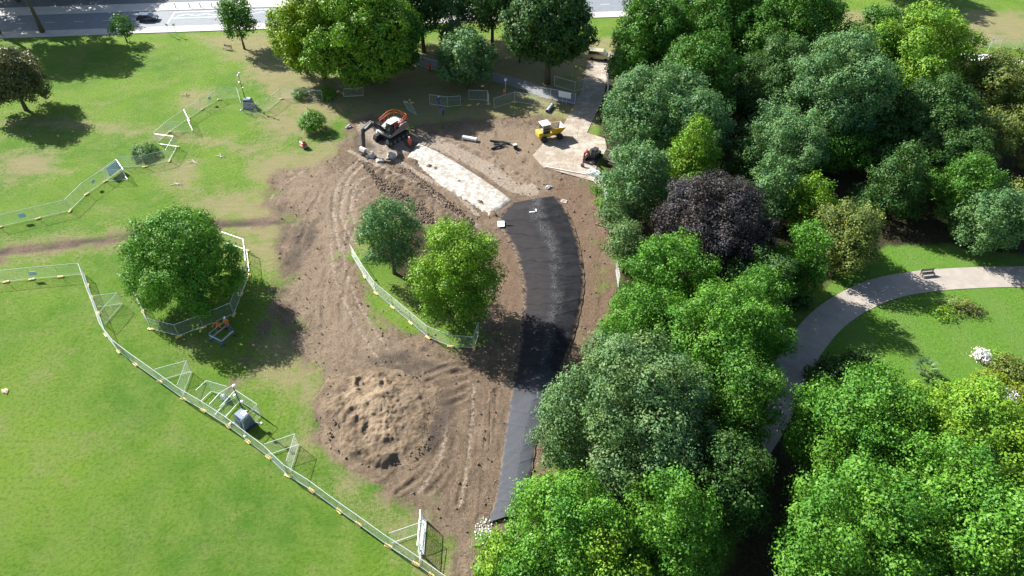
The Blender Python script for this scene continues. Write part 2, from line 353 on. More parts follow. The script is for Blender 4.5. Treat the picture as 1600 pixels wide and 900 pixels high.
f_p = g.math('ADD', g.attr("sd_pale"), g.math('MULTIPLY', g.math('SUBTRACT', n_fine, .5), 1.2))
c = g.mix(g.ramp(f_p, -.12, .25, 0, .9), c, pale)
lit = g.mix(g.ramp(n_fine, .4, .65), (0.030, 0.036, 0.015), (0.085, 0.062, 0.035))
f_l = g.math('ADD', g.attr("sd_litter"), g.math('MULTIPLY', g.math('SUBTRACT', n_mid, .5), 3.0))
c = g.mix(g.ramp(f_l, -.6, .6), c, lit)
c = g.mix(g.ramp(g.attr("damp"), .0, 1., 0, .8), c, (0.075, 0.060, 0.050))
g.L(c, g.b.inputs["Base Color"]); g.b.inputs["Roughness"].default_value = 0.95; g.b.inputs["Specular IOR Level"].default_value = 0.15
h = g.math('ADD', g.math('MULTIPLY', n_vf, .5), g.math('ADD', g.math('MULTIPLY', n_fine, .7), g.math('MULTIPLY', n_xf, 1.0))); g.bump(h, 1.0, 0.26)
M_GROUND = g.m
damp = np.clip(sdf_line(X, Y, GL([(-60, 402), (90, 384), (200, 371), (330, 352), (460, 345)]), 1.1), 0, 1)
damp = np.maximum(damp, 0.5 * np.clip(sdf_line(X, Y, GL([(440, 330), (450, 400), (430, 470)]), 2.5) / 2.5, 0, 1))
for p in [[(560, 205), (600, 240), (575, 250), (550, 225)], [(470, 330), (500, 360), (460, 440), (435, 470), (450, 380)], [(640, 640), (690, 620), (720, 600), (700, 680), (660, 720)], [(700, 340), (750, 350), (755, 375), (720, 360)], [(560, 560), (640, 545), (700, 575), (640, 590)]]:
    damp = np.maximum(damp, .8 * np.clip(sdf_poly(X, Y, GL(p)) / 1.2 + .6, 0, 1))
damp *= fbm(X, Y, 1.5, 4, 77) * 1.5
Z = np.where(sdf_poly(X, Y, GL([(770, 300), (920, 300), (930, 460), (890, 640), (840, 830), (755, 830), (795, 560), (800, 400)])) > -0.6, Z * 0.25, Z)
ground = grid_mesh("ground", xs, ys, Z, M_GROUND, attrs={"sd_earth": sd_earth_c, "sd_straw": sd_straw, "sd_litter": sd_litter, "sd_lush": sd_lush, "sd_pale": sd_pale, "sd_dry": sd_dry, "sd_red": sd_red, "damp": np.clip(damp, 0, 1)})
tag(ground, kind='structure')

def strip_between(name, left, right, z, m, kind='structure', cols=6, zf=None, thick=0.0):
    """sheet between two polylines with the same number of points (world xy)"""
    n = len(left); co = []; U = []; V = []
    for i in range(n):
        for j in range(cols + 1):
            t = j / cols; x = left[i][0] * (1 - t) + right[i][0] * t; y = left[i][1] * (1 - t) + right[i][1] * t
            co.append((x, y, z + (zf(x, y, t, i / (n - 1)) if zf else 0))); U.append(t); V.append(i)
    q = [(i * (cols + 1) + j, i * (cols + 1) + j + 1, (i + 1) * (cols + 1) + j + 1, (i + 1) * (cols + 1) + j) for i in range(n - 1) for j in range(cols)]
    o = raw_mesh(name, np.array(co), np.array(q), m, None, {"across": U, "along": V}, True)
    if kind: tag(o, kind=kind)
    return o
def offset_line(pts, d):
    out = []
    for i, p in enumerate(pts):
        a = Vector(pts[max(0, i - 1)]); b = Vector(pts[min(len(pts) - 1, i + 1)]); t = (b - a).normalized(); out.append((p[0] - t.y * d, p[1] + t.x * d))
    return out
# ---- road beyond the park: straight, from west to east
M_ASPH = mat("road_asphalt", (0.17, 0.185, 0.20), 0.75, var=.12, vscale=0.8, bump=.2, bscale=8)
M_PAVE = mat("pavement_slabs", (0.44, 0.41, 0.37), 0.8, var=.12, vscale=.6, bump=.2, bscale=5)
M_KERB = mat("kerb_stone", (0.42, 0.40, 0.37), 0.8, var=.15)
M_WHITE = mat("white_paint", (0.78, 0.78, 0.76), 0.6, var=.06)
r0 = Vector(G(0, 60)[:2]); r1 = Vector(G(440, 45)[:2]); rd = (r1 - r0).normalized(); rn = Vector((-rd.y, rd.x))
S_BEND = (Vector(G(960, 20)[:2]) - r0).dot(rd); R_BEND = 70.0
def RP(s, o):
    """a point of the road: s metres along it, o metres to its left; it is straight, then bends away northwards"""
    if s <= S_BEND: p = r0 + rd * s + rn * o
    else:
        a = min((s - S_BEND) / R_BEND, 1.35); e = s - S_BEND - a * R_BEND; t = rd * math.cos(a) + rn * math.sin(a); n_ = rn * math.cos(a) - rd * math.sin(a)
        p = r0 + rd * S_BEND + rd * (math.sin(a) * R_BEND) + rn * ((1 - math.cos(a)) * R_BEND) + t * e + n_ * o
    return (p.x, p.y)
def road_strip(name, o0, o1, z, m, s0=-70, s1=330, cols=2, kind='structure'):
    ss = np.linspace(s0, s1, 90); return strip_between(name, [RP(s, o0) for s in ss], [RP(s, o1) for s in ss], z, m, cols=cols, kind=kind)
W0 = 0.0; W1 = 3.0; W2 = 12.0; W3 = 16.5
def kerb_box(name, o, s0=-70, s1=330, w=0.16, h=0.125):
    ss = np.linspace(s0, s1, 120); return strip_between(name, [RP(s, o - w / 2) for s in ss], [RP(s, o + w / 2) for s in ss], 0.0, M_KERB, cols=8, zf=lambda x, y, t, v: h + .004 if 0.01 < t < .99 else .01)
road_strip("road", W1, W2, 0.03, M_ASPH)
road_strip("pavement", W0, W1 - .08, 0.12, M_PAVE); road_strip("pavement_far", W2 + .08, W3, 0.12, M_PAVE)
kerb_box("kerb", W1); kerb_box("kerb_far", W2); kerb_box("kerb_edging", W0, w=.1, h=.13)
M_FORE = mat("forecourt_tarmac", (0.10, 0.11, 0.12), .8, var=.15)
road_strip("forecourt", W3 + .1, W3 + 22, 0.10, M_FORE)
def line_mark(s0, o0, s1, o1, wd=.12):
    a = Vector(RP(s0, o0)); c_ = Vector(RP(s1, o1)); t = (c_ - a).normalized(); n_ = Vector((-t.y, t.x)) * wd / 2
    return [(a - n_), (a + n_), (c_ + n_), (c_ - n_)]
co = []; q = []
def addq(qs):
    b0 = len(co)
    for p in qs: co.append((p.x, p.y, 0.036))
    q.append((b0, b0 + 1, b0 + 2, b0 + 3))
# where the crossing zigzags begin, measured along the road
def sroad(px, py): return (Vector(G(px, py)[:2]) - r0).dot(rd)
z0 = sroad(270, 24); z1 = sroad(350, 22)
addq(line_mark(z0, W1 + .4, z0, W2 - 1.2, .25)); addq(line_mark(z0, W1 + 4.6, z1, W1 + 4.6, .15)); addq(line_mark(z0, W2 - 1.0, z1 + 20, W2 - 1.0, .15))
for base in (W2 - 3.4,):
    k = z0 + 1; up = 0
    while k < z1 + 20:
        addq(line_mark(k, base + (1.0 if up else 0), k + 2.0, base + (0 if up else 1.0), .16)); k += 2.0; up = 1 - up
for k in range(-12, 60):
    if k * 6 < z0 - 4 or k * 6 > z0 + 30: addq(line_mark(k * 6, (W1 + W2) / 2, k * 6 + 2.0, (W1 + W2) / 2, .12))
tag(raw_mesh("road_marking", np.array(co), np.array(q), M_WHITE), kind='structure')

# ---- tarmac park path in the trees at the top, haul road of boards, park path on the right, pale path far right
M_PATH = mat("park_path_tarmac", (0.20, 0.20, 0.205), .85, var=.15, vscale=.7, bump=.2)
M_PATH2 = mat("bound_gravel_path", (0.27, 0.235, 0.195), .9, vscale=.6, bump=.4, bscale=14, col2=(.36, .32, .275))
M_CHALK = mat("pale_stone_path", (0.72, 0.68, 0.60), .9, var=.1)
def path(name, pts, w, z, m, n=8):
    q_ = smooth(GL(pts), n); return strip_between(name, offset_line(q_, w / 2), offset_line(q_, -w / 2), z, m, cols=4)
path("path", [(540, 55), (610, 82), (680, 100), (760, 118), (815, 132), (860, 148), (905, 158)], 3.4, 0.045, M_PATH)
path("gravel_path", [(1760, 428), (1600, 432), (1520, 434), (1440, 440), (1370, 455), (1305, 490), (1262, 535), (1232, 590), (1205, 645), (1170, 700), (1115, 760), (1050, 830), (980, 940)], 3.9, 0.05, M_PATH2)
path("chalk_path", [(1500, 88), (1560, 92), (1620, 100), (1760, 118)], 3.2, 0.045, M_CHALK)
M_MAT = NG("trackway_boards"); g = M_MAT
brk = g.n.nodes.new("ShaderNodeTexBrick"); g.L(g.scalevec((1, 1, 1)), brk.inputs["Vector"]); brk.inputs["Scale"].default_value = 1; brk.inputs["Brick Width"].default_value = 2.4
brk.inputs["Row Height"].default_value = 1.2; brk.inputs["Mortar Size"].default_value = .03
brk.inputs["Color1"].default_value = (.40, .35, .28, 1); brk.inputs["Color2"].default_value = (.47, .42, .35, 1); brk.inputs["Mortar"].default_value = (.16, .13, .10, 1)
cc = g.mix(g.ramp(g.noise(.5, 6, .7), .36, .56, 0, .9), brk.outputs[0], (.27, .215, .16)); cc = g.mix(g.ramp(g.noise(3, 7, .8), .42, .55, .5, 0), cc, (.17, .135, .10)); cc = g.mix(g.ramp(g.noise(.2, 3, .6), .54, .66, 0, .45), cc, (.50, .46, .39))
g.L(cc, g.b.inputs["Base Color"]); g.b.inputs["Roughness"].default_value = .9; g.bump(g.noise(6, 4, .7), .4, .05); M_MAT = g.m
def poly_sheet(name, pts, z, m, thick=0.0, kind='structure', label=None, cat=None):
    bm = bmesh.new(); vs = [bm.verts.new((p[0], p[1], z)) for p in pts]; f_ = bm.faces.new(vs)
    if f_.normal.z < 0: f_.normal_flip()
    if thick:
        r = bmesh.ops.extrude_face_region(bm, geom=[f_]); 
        for e in r['geom']:
            if isinstance(e, bmesh.types.BMVert): e.co.z += thick
    bmesh.ops.recalc_face_normals(bm, faces=bm.faces[:]); me = bpy.data.meshes.new(name); bm.to_mesh(me); bm.free(); me.materials.append(m)
    o = bpy.data.objects.new(name, me); COL.objects.link(o); return tag(o, label, cat, kind=kind)
poly_sheet("haul_road", GL([(921, 80), (960, 82), (948, 120), (944, 150), (917, 208), (945, 217), (948, 232), (932, 262), (928, 284), (849, 262), (832, 244), (856, 216), (880, 196), (898, 165), (907, 145), (914, 118)]), 0.0, M_MAT, 0.085)
# ---- white crushed stone strip
g = NG("crushed_chalk"); nn = g.noise(1.1, 6, .75); c1 = g.mix(g.ramp(nn, .42, .62), (.30, .26, .21), (.58, .56, .53)); c1 = g.mix(g.ramp(g.noise(3.0, 8, .85), .40, .56, .8, 0), c1, (.27, .24, .20))
g.L(c1, g.b.inputs["Base Color"]); g.b.inputs["Roughness"].default_value = .95; g.bump(g.noise(4, 5, .7), .7, .15); M_CHALKBED = g.m
lx = smooth(GL([(636, 246), (657, 262), (690, 289), (733, 317), (766, 338)]), 16); rx = smooth(GL([(654, 224), (692, 242), (732, 266), (770, 291), (800, 313)]), 16)
ex = RNG.random(len(lx)) * .3 - .15; lx = [(p[0] + e, p[1] + e) for p, e in zip(lx, ex)]
def czf(x, y, t, v):
    a = np.array([x]); b_ = np.array([y]); e = min(t, 1 - t, v * 3, (1 - v) * 3)
    return float(0.16 * min(1, e * 6) + (fbm(a, b_, .9, 4, 3)[0] - .5) * .20 * min(1, e * 8) - (0.15 if e < .01 else 0))
strip_between("chalk_bed", lx, rx, 0.16, M_CHALKBED, cols=30, zf=czf)
# ---- black geotextile laid over the new bank
g = NG("black_geotextile"); u = g.attr("across"); al = g.attr("along")
nz = g.noise(6, 5, .8); nb = g.noise(.8, 4, .6)
c1 = g.mix(g.ramp(nb, .3, .7), (.010, .011, .014), (.020, .022, .026)); 
c1 = g.mix(g.math('MULTIPLY', g.ramp(u, .30, .56, 1, 0), .5), c1, (.046, .040, .039))
yv = g.n.nodes.new("ShaderNodeSeparateXYZ"); g.L(g.pos, yv.inputs[0])
sv = g.math('DIVIDE', g.math('ADD', yv.outputs[1], g.math('ADD', g.math('MULTIPLY', g.noise(.35, 2, .5), 3.0), g.math('MULTIPLY', yv.outputs[0], g.ramp(u, .55, .57, .35, -.5)))), 2.6); sf = g.math('FRACT', sv)
c1 = g.mix(g.math('MULTIPLY', sf, .35), c1, (.040, .036, .035)); c1 = g.mix(g.ramp(g.math('ABSOLUTE', g.math('SUBTRACT', sf, .5)), .008, .035, .6, 0), c1, (.005, .004, .005))
dust = g.math('MULTIPLY', g.ramp(g.math('ABSOLUTE', g.math('SUBTRACT', u, .56)), .02, .17, 1, 0), g.math('MULTIPLY', g.ramp(g.noise(5, 8, .85), .44, .60), g.ramp(g.noise(.7, 4, .7), .38, .58, .15, 1)))
c1 = g.mix(g.math('MULTIPLY', dust, g.ramp(g.attr("along"), 5, 260, .8, .45)), c1, (.16, .155, .15))
c1 = g.mix(g.ramp(g.math('ADD', al, g.math('MULTIPLY', nb, 30)), 245, 290, 0, .9), c1, g.mix(nz, (.040, .043, .050), (.11, .115, .125)))
sp = g.ramp(g.noise(7, 5, .85), .60, .70, 0, .55); c1 = g.mix(sp, c1, (.20, .18, .16)); c1 = g.mix(g.math('MULTIPLY', g.ramp(g.math('MINIMUM', u, g.math('SUBTRACT', 1, u)), .0, .09, 1, 0), g.ramp(g.noise(1.6, 7, .8), .44, .56)), c1, (.20, .145, .10))
g.L(c1, g.b.inputs["Base Color"]); g.b.inputs["Roughness"].default_value = .95; g.b.inputs["Specular IOR Level"].default_value = .08; g.bump(g.noise(9, 3, .7), .5, .05); M_GEO = g.m
gl = smooth(GL([(800, 318), (778, 346), (801, 390), (812, 425), (817, 465), (812, 520), (806, 570), (798, 615), (790, 670), (782, 730), (775, 775), (762, 818)]), 12)
gr = smooth(GL([(868, 307), (886, 330), (902, 370), (911, 415), (913, 450), (906, 492), (893, 540), (874, 585), (854, 640), (839, 690), (829, 745), (808, 806)]), 12)
gr = [(p[0] + .05 * math.sin(i * 1.3), p[1]) for i, p in enumerate(gr)]
gl = [(p[0] + .06 * math.sin(i * 1.7 + 1), p[1]) for i, p in enumerate(gl)]
def gzf(x, y, t, v):
    e = min(t, 1 - t); prof = (0.72 - .42 * min(1, max(0, (v - .5) * 4))) * (1 - abs(2 * t - 1.12) ** 1.3 * .95) * min(1, e * 14)
    a = np.array([x]); b_ = np.array([y]); s = (y + (.32 if t < .56 else -.45) * x + .5 * math.sin(y * .37) ) / 2.2; fr = s - math.floor(s); ci = math.floor(s)
    pleat = (.03 + .05 * (math.sin(ci * 7.3) * .5 + .5)) * math.exp(-((fr - .5 - .2 * math.sin(ci * 3.1)) / .035) ** 2)
    return float(max(-.02, prof * min(1, v * 14 + .15)) + .05 * (fbm(a, b_, .8, 3, 5)[0] - .5) * min(1, e * 8) + pleat * min(1, max(0, e - .02) * 7) + .012 * math.sin(s * 40) * 0)
def densify(L, k=3):
    o = []
    for a, b_ in zip(L[:-1], L[1:]):
        for j in range(k): t = j / k; o.append((a[0] * (1 - t) + b_[0] * t, a[1] * (1 - t) + b_[1] * t))
    return o + [L[-1]]
geo = strip_between("geotextile_sheet", densify(gl), densify(gr), 0.10, M_GEO, cols=40, zf=gzf, kind=None)
tag(geo, "long black geotextile sheet with a dusty grey crest laid over the new bank", "geotextile sheet")
# ---- the spoil heap
g = NG("sandy_spoil"); nn = g.noise(.7, 5, .7); c1 = g.mix(g.ramp(nn, .35, .65), (.135, .098, .065), (.23, .172, .116)); c1 = g.mix(g.ramp(g.noise(4.5, 8, .82), .38, .53, .75, 0), c1, (.10, .075, .053))
c1 = g.mix(g.ramp(g.attr("top"), .0, 1., 0, .6), c1, (.29, .218, .142))
g.L(c1, g.b.inputs["Base Color"]); g.b.inputs["Roughness"].default_value = .95; g.b.inputs["Specular IOR Level"].default_value = .1; g.bump(g.noise(5, 5, .75), .8, .2); M_HEAP = g.m
hp = GL([(492, 645), (500, 605), (530, 582), (585, 572), (645, 580), (680, 612), (684, 660), (668, 705), (628, 738), (585, 745), (540, 730), (508, 698)])
hx0 = min(p[0] for p in hp) - 1; hx1 = max(p[0] for p in hp) + 1; hy0 = min(p[1] for p in hp) - 1; hy1 = max(p[1] for p in hp) + 1
hxs = np.arange(hx0, hx1, .11); hys = np.arange(hy0, hy1, .11); HX, HY = np.meshgrid(hxs, hys)
sh = sdf_poly(HX, HY, hp) + (fbm(HX, HY, 1.8, 5, 12) - .5) * 2.2
plate = sdf_poly(HX, HY, GL([(538, 630), (545, 590), (600, 585), (622, 610), (622, 690), (600, 702), (570, 690), (548, 660)]))
base = np.clip(sh / 2.4, 0, 1); base = base * base * (3 - 2 * base)
up_ = np.clip((plate + .25 + (fbm(HX, HY, .9, 4, 2) - .5) * 2.2) / 2.0, 0, 1); up_ = up_ * up_ * (3 - 2 * up_)
HZ = base * (.34 + (fbm(HX, HY, 1.8, 4, 21) - .5) * .7) + up_ * .62
HZ += base * ((fbm(HX, HY, .9, 4, 41) - .5) * .38 + (fbm(HX, HY, .3, 3, 51) - .5) * .2)
for p, hw, dp in [([(545, 595), (542, 650), (545, 690)], .35, -.14), ([(572, 625), (580, 650), (568, 690)], .3, -.2), ([(600, 600), (605, 640), (596, 680)], .3, -.08), ([(560, 602), (570, 612)], 1.0, -1.1),
                  ([(640, 600), (662, 640), (656, 690), (630, 712)], .55, .3), ([(540, 702), (580, 722), (612, 716)], .5, .5)]:
    d = -sdf_line(HX, HY, smooth(GL(p)), 0); d = d + (fbm(HX, HY, 1.4, 3, 61) - .5) * 1.2; HZ += base * dp * np.exp(-(d / hw) ** 2) * (.4 + 1.2 * vnoise(HX, HY, 1.7, 71))
HZ = np.where(sh > 0, np.maximum(HZ, .02), -.05 + sh * .1) + .02
heap = grid_mesh("spoil_heap", hxs, hys, HZ, M_HEAP, keep=(sh > -.25), attrs={"top": up_})
tag(heap, "lumpy sandy brown spoil heap with dug channels and a dark shaded hollow", "spoil heap")
# loose clods over the bare earth
def scatter_stones(name, n, region, smin, smax, m, label, zbase=0.0):
    x0 = min(p[0] for p in region); x1 = max(p[0] for p in region); y0 = min(p[1] for p in region); y1 = max(p[1] for p in region)
    px_ = RNG.uniform(x0, x1, n * 4); py_ = RNG.uniform(y0, y1, n * 4); ok = sdf_poly(px_, py_, region) > 0.3
    px_ = px_[ok][:n]; py_ = py_[ok][:n]; n = len(px_)
    base = np.array([(1, 0, 0), (-.6, .8, 0), (-.5, -.9, 0), (.1, .1, .9), (0, 0, -.8)]); tri = np.array([(0, 1, 3), (1, 2, 3), (2, 0, 3), (1, 0, 4), (2, 1, 4), (0, 2, 4)])
    s = smin + (smax - smin) * RNG.random(n) ** 3
    V = base[None] * s[:, None, None] * RNG.uniform(.6, 1.3, (n, 5, 3)); a = RNG.uniform(0, 6.28, n); ca, sa = np.cos(a)[:, None], np.sin(a)[:, None]
    Vx = V[..., 0] * ca - V[..., 1] * sa + px_[:, None]; Vy = V[..., 0] * sa + V[..., 1] * ca + py_[:, None]; Vz = V[..., 2] + (s * .3)[:, None] + zbase
    co = np.stack([Vx, Vy, Vz], -1).reshape(-1, 3); q = (tri[None] + (np.arange(n) * 5)[:, None, None]).reshape(-1, 3)
    return tag(raw_mesh(name, co, q, m), label, name.replace('_', ' '), kind='stuff')
M_CLOD = mat("loose_soil", (.15, .108, .078), .95, var=.35, vscale=2)
scatter_stones("soil_clods", 5200, GL([(560, 250), (640, 262), (745, 345), (745, 370), (700, 352), (640, 350), (590, 300)]), .05, .24, M_CLOD, "thick band of dark clods thrown up between the wheel tracks above the two inner trees")
scatter_stones("soil_clods", 2600, GL(earth_px), .04, .20, M_CLOD, "loose brown clods strewn thinly over all the bare earth")
scatter_stones("soil_clods", 700, GL([(500, 600), (660, 575), (690, 700), (600, 745), (510, 710)]), .05, .2, M_CLOD, "brown clods lying on and around the spoil heap", zbase=.1)
M_RUB = mat("white_rubble", (.62, .60, .56), .9, var=.2)
scatter_stones("white_rubble", 260, GL([(738, 815), (755, 800), (775, 812), (775, 840), (755, 860), (738, 845)]), .04, .18, M_RUB, "white rubble spilled at the lower end of the black sheet")
# ================================================================== TREES
def leaf_mat(name, col, yel=0.25, trans=0.20, rough=.5, vr=.30, cc=None, ck=.55):
    g = NG(name); t = g.attr("tint"); k = g.attr("clump")
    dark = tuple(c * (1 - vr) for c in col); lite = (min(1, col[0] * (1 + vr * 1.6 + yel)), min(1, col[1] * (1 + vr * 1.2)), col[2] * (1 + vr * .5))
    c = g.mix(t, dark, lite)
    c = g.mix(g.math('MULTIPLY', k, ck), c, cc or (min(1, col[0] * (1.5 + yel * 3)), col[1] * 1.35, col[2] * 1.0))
    nv = g.noise(.38, 3, .6); c = g.mix(g.ramp(nv, .50, .68, 0, .55), c, (min(1, col[0] * (1.5 + yel * 1.5)), col[1] * 1.18, col[2] * .9)); c = g.mix(g.ramp(nv, .32, .48, .5, 0), c, (col[0] * .62, col[1] * .78, col[2] * 1.15))
    b = g.b; g.L(c, b.inputs["Base Color"]); b.inputs["Roughness"].default_value = rough; b.inputs["Specular IOR Level"].default_value = .18
    tr = g.n.nodes.new("ShaderNodeBsdfTranslucent"); c2 = g.mix(.5, c, (col[0] * 1.6, col[1] * 1.5, col[2] * .6)); g.L(c2, tr.inputs[0])
    mx = g.n.nodes.new("ShaderNodeMixShader"); mx.inputs[0].default_value = trans; g.L(b.outputs[0], mx.inputs[1]); g.L(tr.outputs[0], mx.inputs[2])
    g.L(mx.outputs[0], g.n.nodes["Material Output"].inputs[0]); return g.m
LM = {
 'bright': leaf_mat("leaf_bright_green", (.066, .205, .024), .25, cc=(.15, .30, .02), ck=.55),
 'vivid': leaf_mat("leaf_vivid_green", (.080, .235, .026), .25, cc=(.15, .32, .035)),
 'mid': leaf_mat("leaf_mid_green", (.055, .165, .022), .2),
 'grey': leaf_mat("leaf_grey_green", (.090, .200, .075), .1),
 'dull': leaf_mat("leaf_dull_green", (.092, .190, .072), .15),
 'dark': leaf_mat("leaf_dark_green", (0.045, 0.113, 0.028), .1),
 'yellow': leaf_mat("leaf_sunlit_yellow", (.135, .27, .015), .3, cc=(.42, .46, .01), ck=.8),  # yellow leaf colour stands in for sun on the big tree's flank
 'lime': leaf_mat("leaf_lime_green", (.115, .270, .026), .3),
 'olive': leaf_mat("leaf_olive", (0.115, 0.179, 0.045), .2),
 'purple': leaf_mat("leaf_purple", (.046, .044, .048), .05, trans=.12, vr=.3),
 'brown': leaf_mat("leaf_brown_green", (.10, .125, .055), .2),
 'white': leaf_mat("petal_white", (.62, .62, .66), .0, trans=.15),
 'gold': leaf_mat("leaf_golden", (.17, .24, .02), .1),
}
M_BARK = mat("bark", (.11, .085, .06), .9, var=.35, vscale=3, bump=.6, bscale=8)

def foliage(name, blobs, material, parent, leaf=.28, dens=2.6, K=11, tuft=.40, zmin=.3, droop=0.0, seed=1, upb=.35, sq=1.0):
    """a crown as many small leaf blades grown in tufts over the shells of its branch clumps. blobs: (x,y,z,r)"""
    rg = np.random.default_rng(seed); B = np.array(blobs); P = []; D = []; CL = []
    for i, (bx_, by_, bz_, br) in enumerate(B):
        n = int(4 * math.pi * br * br * dens)
        d = rg.normal(size=(n, 3)); d /= np.linalg.norm(d, axis=1)[:, None]
        lump = 1 + .16 * np.sin(d[:, 0] * 5 + i) * np.sin(d[:, 1] * 5 + 2 * i) + .12 * np.sin(d[:, 2] * 9 + i)
        r = br * rg.uniform(.80, 1.08, n) * lump; p = d * r[:, None] * np.array([1, 1, sq]) + (bx_, by_, bz_)
        ok = np.ones(n, bool)
        for j, (cx_, cy_, cz_, cr) in enumerate(B):
            if j != i: ok &= np.linalg.norm((p - (cx_, cy_, cz_)) / np.array([1, 1, sq]), axis=1) > cr * .80
        ok &= (p[:, 2] > zmin)
        P.append(p[ok]); D.append(d[ok]); CL.append(np.full(ok.sum(), rg.random()))
    P = np.concatenate(P); D = np.concatenate(D); CL = np.concatenate(CL); n = len(P)
    IP = []; ID = []
    for (bx_, by_, bz_, br) in B:                      # oversized inner leaves, added to block sunlight inside the hollow crown
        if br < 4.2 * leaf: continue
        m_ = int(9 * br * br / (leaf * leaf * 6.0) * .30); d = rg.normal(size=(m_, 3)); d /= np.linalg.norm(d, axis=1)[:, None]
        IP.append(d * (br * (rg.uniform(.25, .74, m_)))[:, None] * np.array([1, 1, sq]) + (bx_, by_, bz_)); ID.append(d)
    kk = np.clip(CL * .7 + .3 * rg.random(n) - .35, 0, 1) ** 1.5
    P = np.repeat(P, K, 0); D = np.repeat(D, K, 0); tt = np.repeat(rg.random(n), K); kk = np.repeat(kk, K); N = len(P)
    off = rg.normal(size=(N, 3)) * tuft * .55; P = P + off; P[:, 2] -= droop * np.linalg.norm(off[:, :2], axis=1)
    nrm = D * .9 + np.repeat(rg.normal(size=(n, 3)) * .30, K, 0) + rg.normal(size=(N, 3)) * .38 + np.array([0, 0, upb]) + off * .9; nrm /= np.linalg.norm(nrm, axis=1)[:, None]
    a = np.cross(nrm, rg.normal(size=(N, 3))); a /= np.linalg.norm(a, axis=1)[:, None] + 1e-9; b = np.cross(nrm, a)
    s = leaf * rg.uniform(.6, 1.35, N)[:, None]
    if IP:
        IP = np.concatenate(IP); ID = np.concatenate(ID); ni = len(IP); n2 = ID + rg.normal(size=(ni, 3)) * .6; n2 /= np.linalg.norm(n2, axis=1)[:, None]
        a2 = np.cross(n2, rg.normal(size=(ni, 3))); a2 /= np.linalg.norm(a2, axis=1)[:, None] + 1e-9; b2 = np.cross(n2, a2)
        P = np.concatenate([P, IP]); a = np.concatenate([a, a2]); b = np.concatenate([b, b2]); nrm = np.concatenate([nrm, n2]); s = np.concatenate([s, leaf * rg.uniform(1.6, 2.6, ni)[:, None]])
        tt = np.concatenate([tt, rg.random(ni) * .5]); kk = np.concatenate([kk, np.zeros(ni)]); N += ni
    V = np.stack([P - a * s * .62, P - b * s * .36 + nrm * s * .08, P + a * s * .62, P + b * s * .36 + nrm * s * .08], 1).reshape(-1, 3)
    V[:, 2] = np.maximum(V[:, 2], .05)
    q = np.arange(N * 4).reshape(-1, 4)
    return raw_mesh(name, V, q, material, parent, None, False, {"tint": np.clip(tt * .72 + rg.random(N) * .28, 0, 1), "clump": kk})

def crown_blobs(R, Rz, zc, n, rg, shape='round', rb=.36, fill=.68):
    out = []; ga = math.pi * (3 - 5 ** .5); off = rg.uniform(0, 6.28)
    for i in range(n):
        t = (i + .5) / n; z = 1 - 1.75 * t; rr = math.sqrt(max(0, 1 - z * z)); a = i * ga + off + rg.uniform(-.35, .35)
        f = fill * rg.uniform(.76, 1.22); s = 1.0; br = R * rb * rg.uniform(.62, 1.3)
        if shape == 'cone':
            h_ = (z + 1) / 2; s = (1.12 - .92 * h_); rr = 1.0; br = R * rb * (1.15 - .7 * h_) * rg.uniform(.8, 1.15)
        if shape == 'vase': s = .62 + .52 * (z + 1) / 2; rr = max(rr, .8) if z < 0 else rr
        if shape == 'dome': s = 1.22 - .52 * (z + 1) / 2; rr = max(rr, .75 if z < 0 else rr)
        out.append((math.cos(a) * rr * R * f * s, math.sin(a) * rr * R * f * s, zc + z * (Rz - br * .8 if shape != 'cone' else Rz * .9), br))
    big = list(out); out = []
    for (x, y, z, br) in big:
        out.append((x, y, z, br * .86)); o = np.array([x, y, z - zc]); o = o / (np.linalg.norm(o) + 1e-6)
        for _ in range(4):
            d = o + rg.normal(size=3) * .62; d /= np.linalg.norm(d); f_ = br * rg.uniform(.62, .95)
            out.append((x + d[0] * f_, y + d[1] * f_, z + d[2] * f_ * .9, br * rg.uniform(.30, .48)))
    m = max(3, n // 6)
    for i in range(m): out.append((rg.uniform(-.3, .3) * R, rg.uniform(-.3, .3) * R, zc + rg.uniform(-.3, .35) * Rz, R * .42))
    return out
def make_trunk(R, zc, Rz, blobs, parent, rg, tr=None, nl=9):
    tr = tr or max(.12, R * .052); b = MB(); top = zc + Rz * .25
    pts = []; wob = [(rg.uniform(-.1, .1) * R * .5, rg.uniform(-.1, .1) * R * .5) for _ in range(5)]
    for k in range(5): pts.append((wob[k][0] * k / 4, wob[k][1] * k / 4, -.1 + (top + .1) * k / 4))
    b.tube(pts, [tr * 1.5, tr, tr * .85, tr * .6, tr * .25], 8)
    idx = rg.permutation(len(blobs) // 5)[:nl] * 5
    for i in idx:
        x, y, z, r = blobs[i]; s = rg.uniform(.35, .8); zz = max(.5, (zc - Rz) * .9) + (zc - (zc - Rz) * .9) * s * .5
        zz = min(zz, z - .1) if z > 1.2 else .5
        k = zz / top * 4; i0 = min(3, int(max(k, 0))); fr = k - i0; bp = Vector(pts[i0]).lerp(Vector(pts[i0 + 1]), min(1, max(0, fr)))
        e = Vector((x, y, z)); mid = bp.lerp(e, .5) + Vector((0, 0, -.08 * R))
        b.tube([bp, mid, bp.lerp(e, .92)], [tr * .42, tr * .26, tr * .07], 5)
    return b.build("trunk", M_BARK, parent, True)
TN = 0
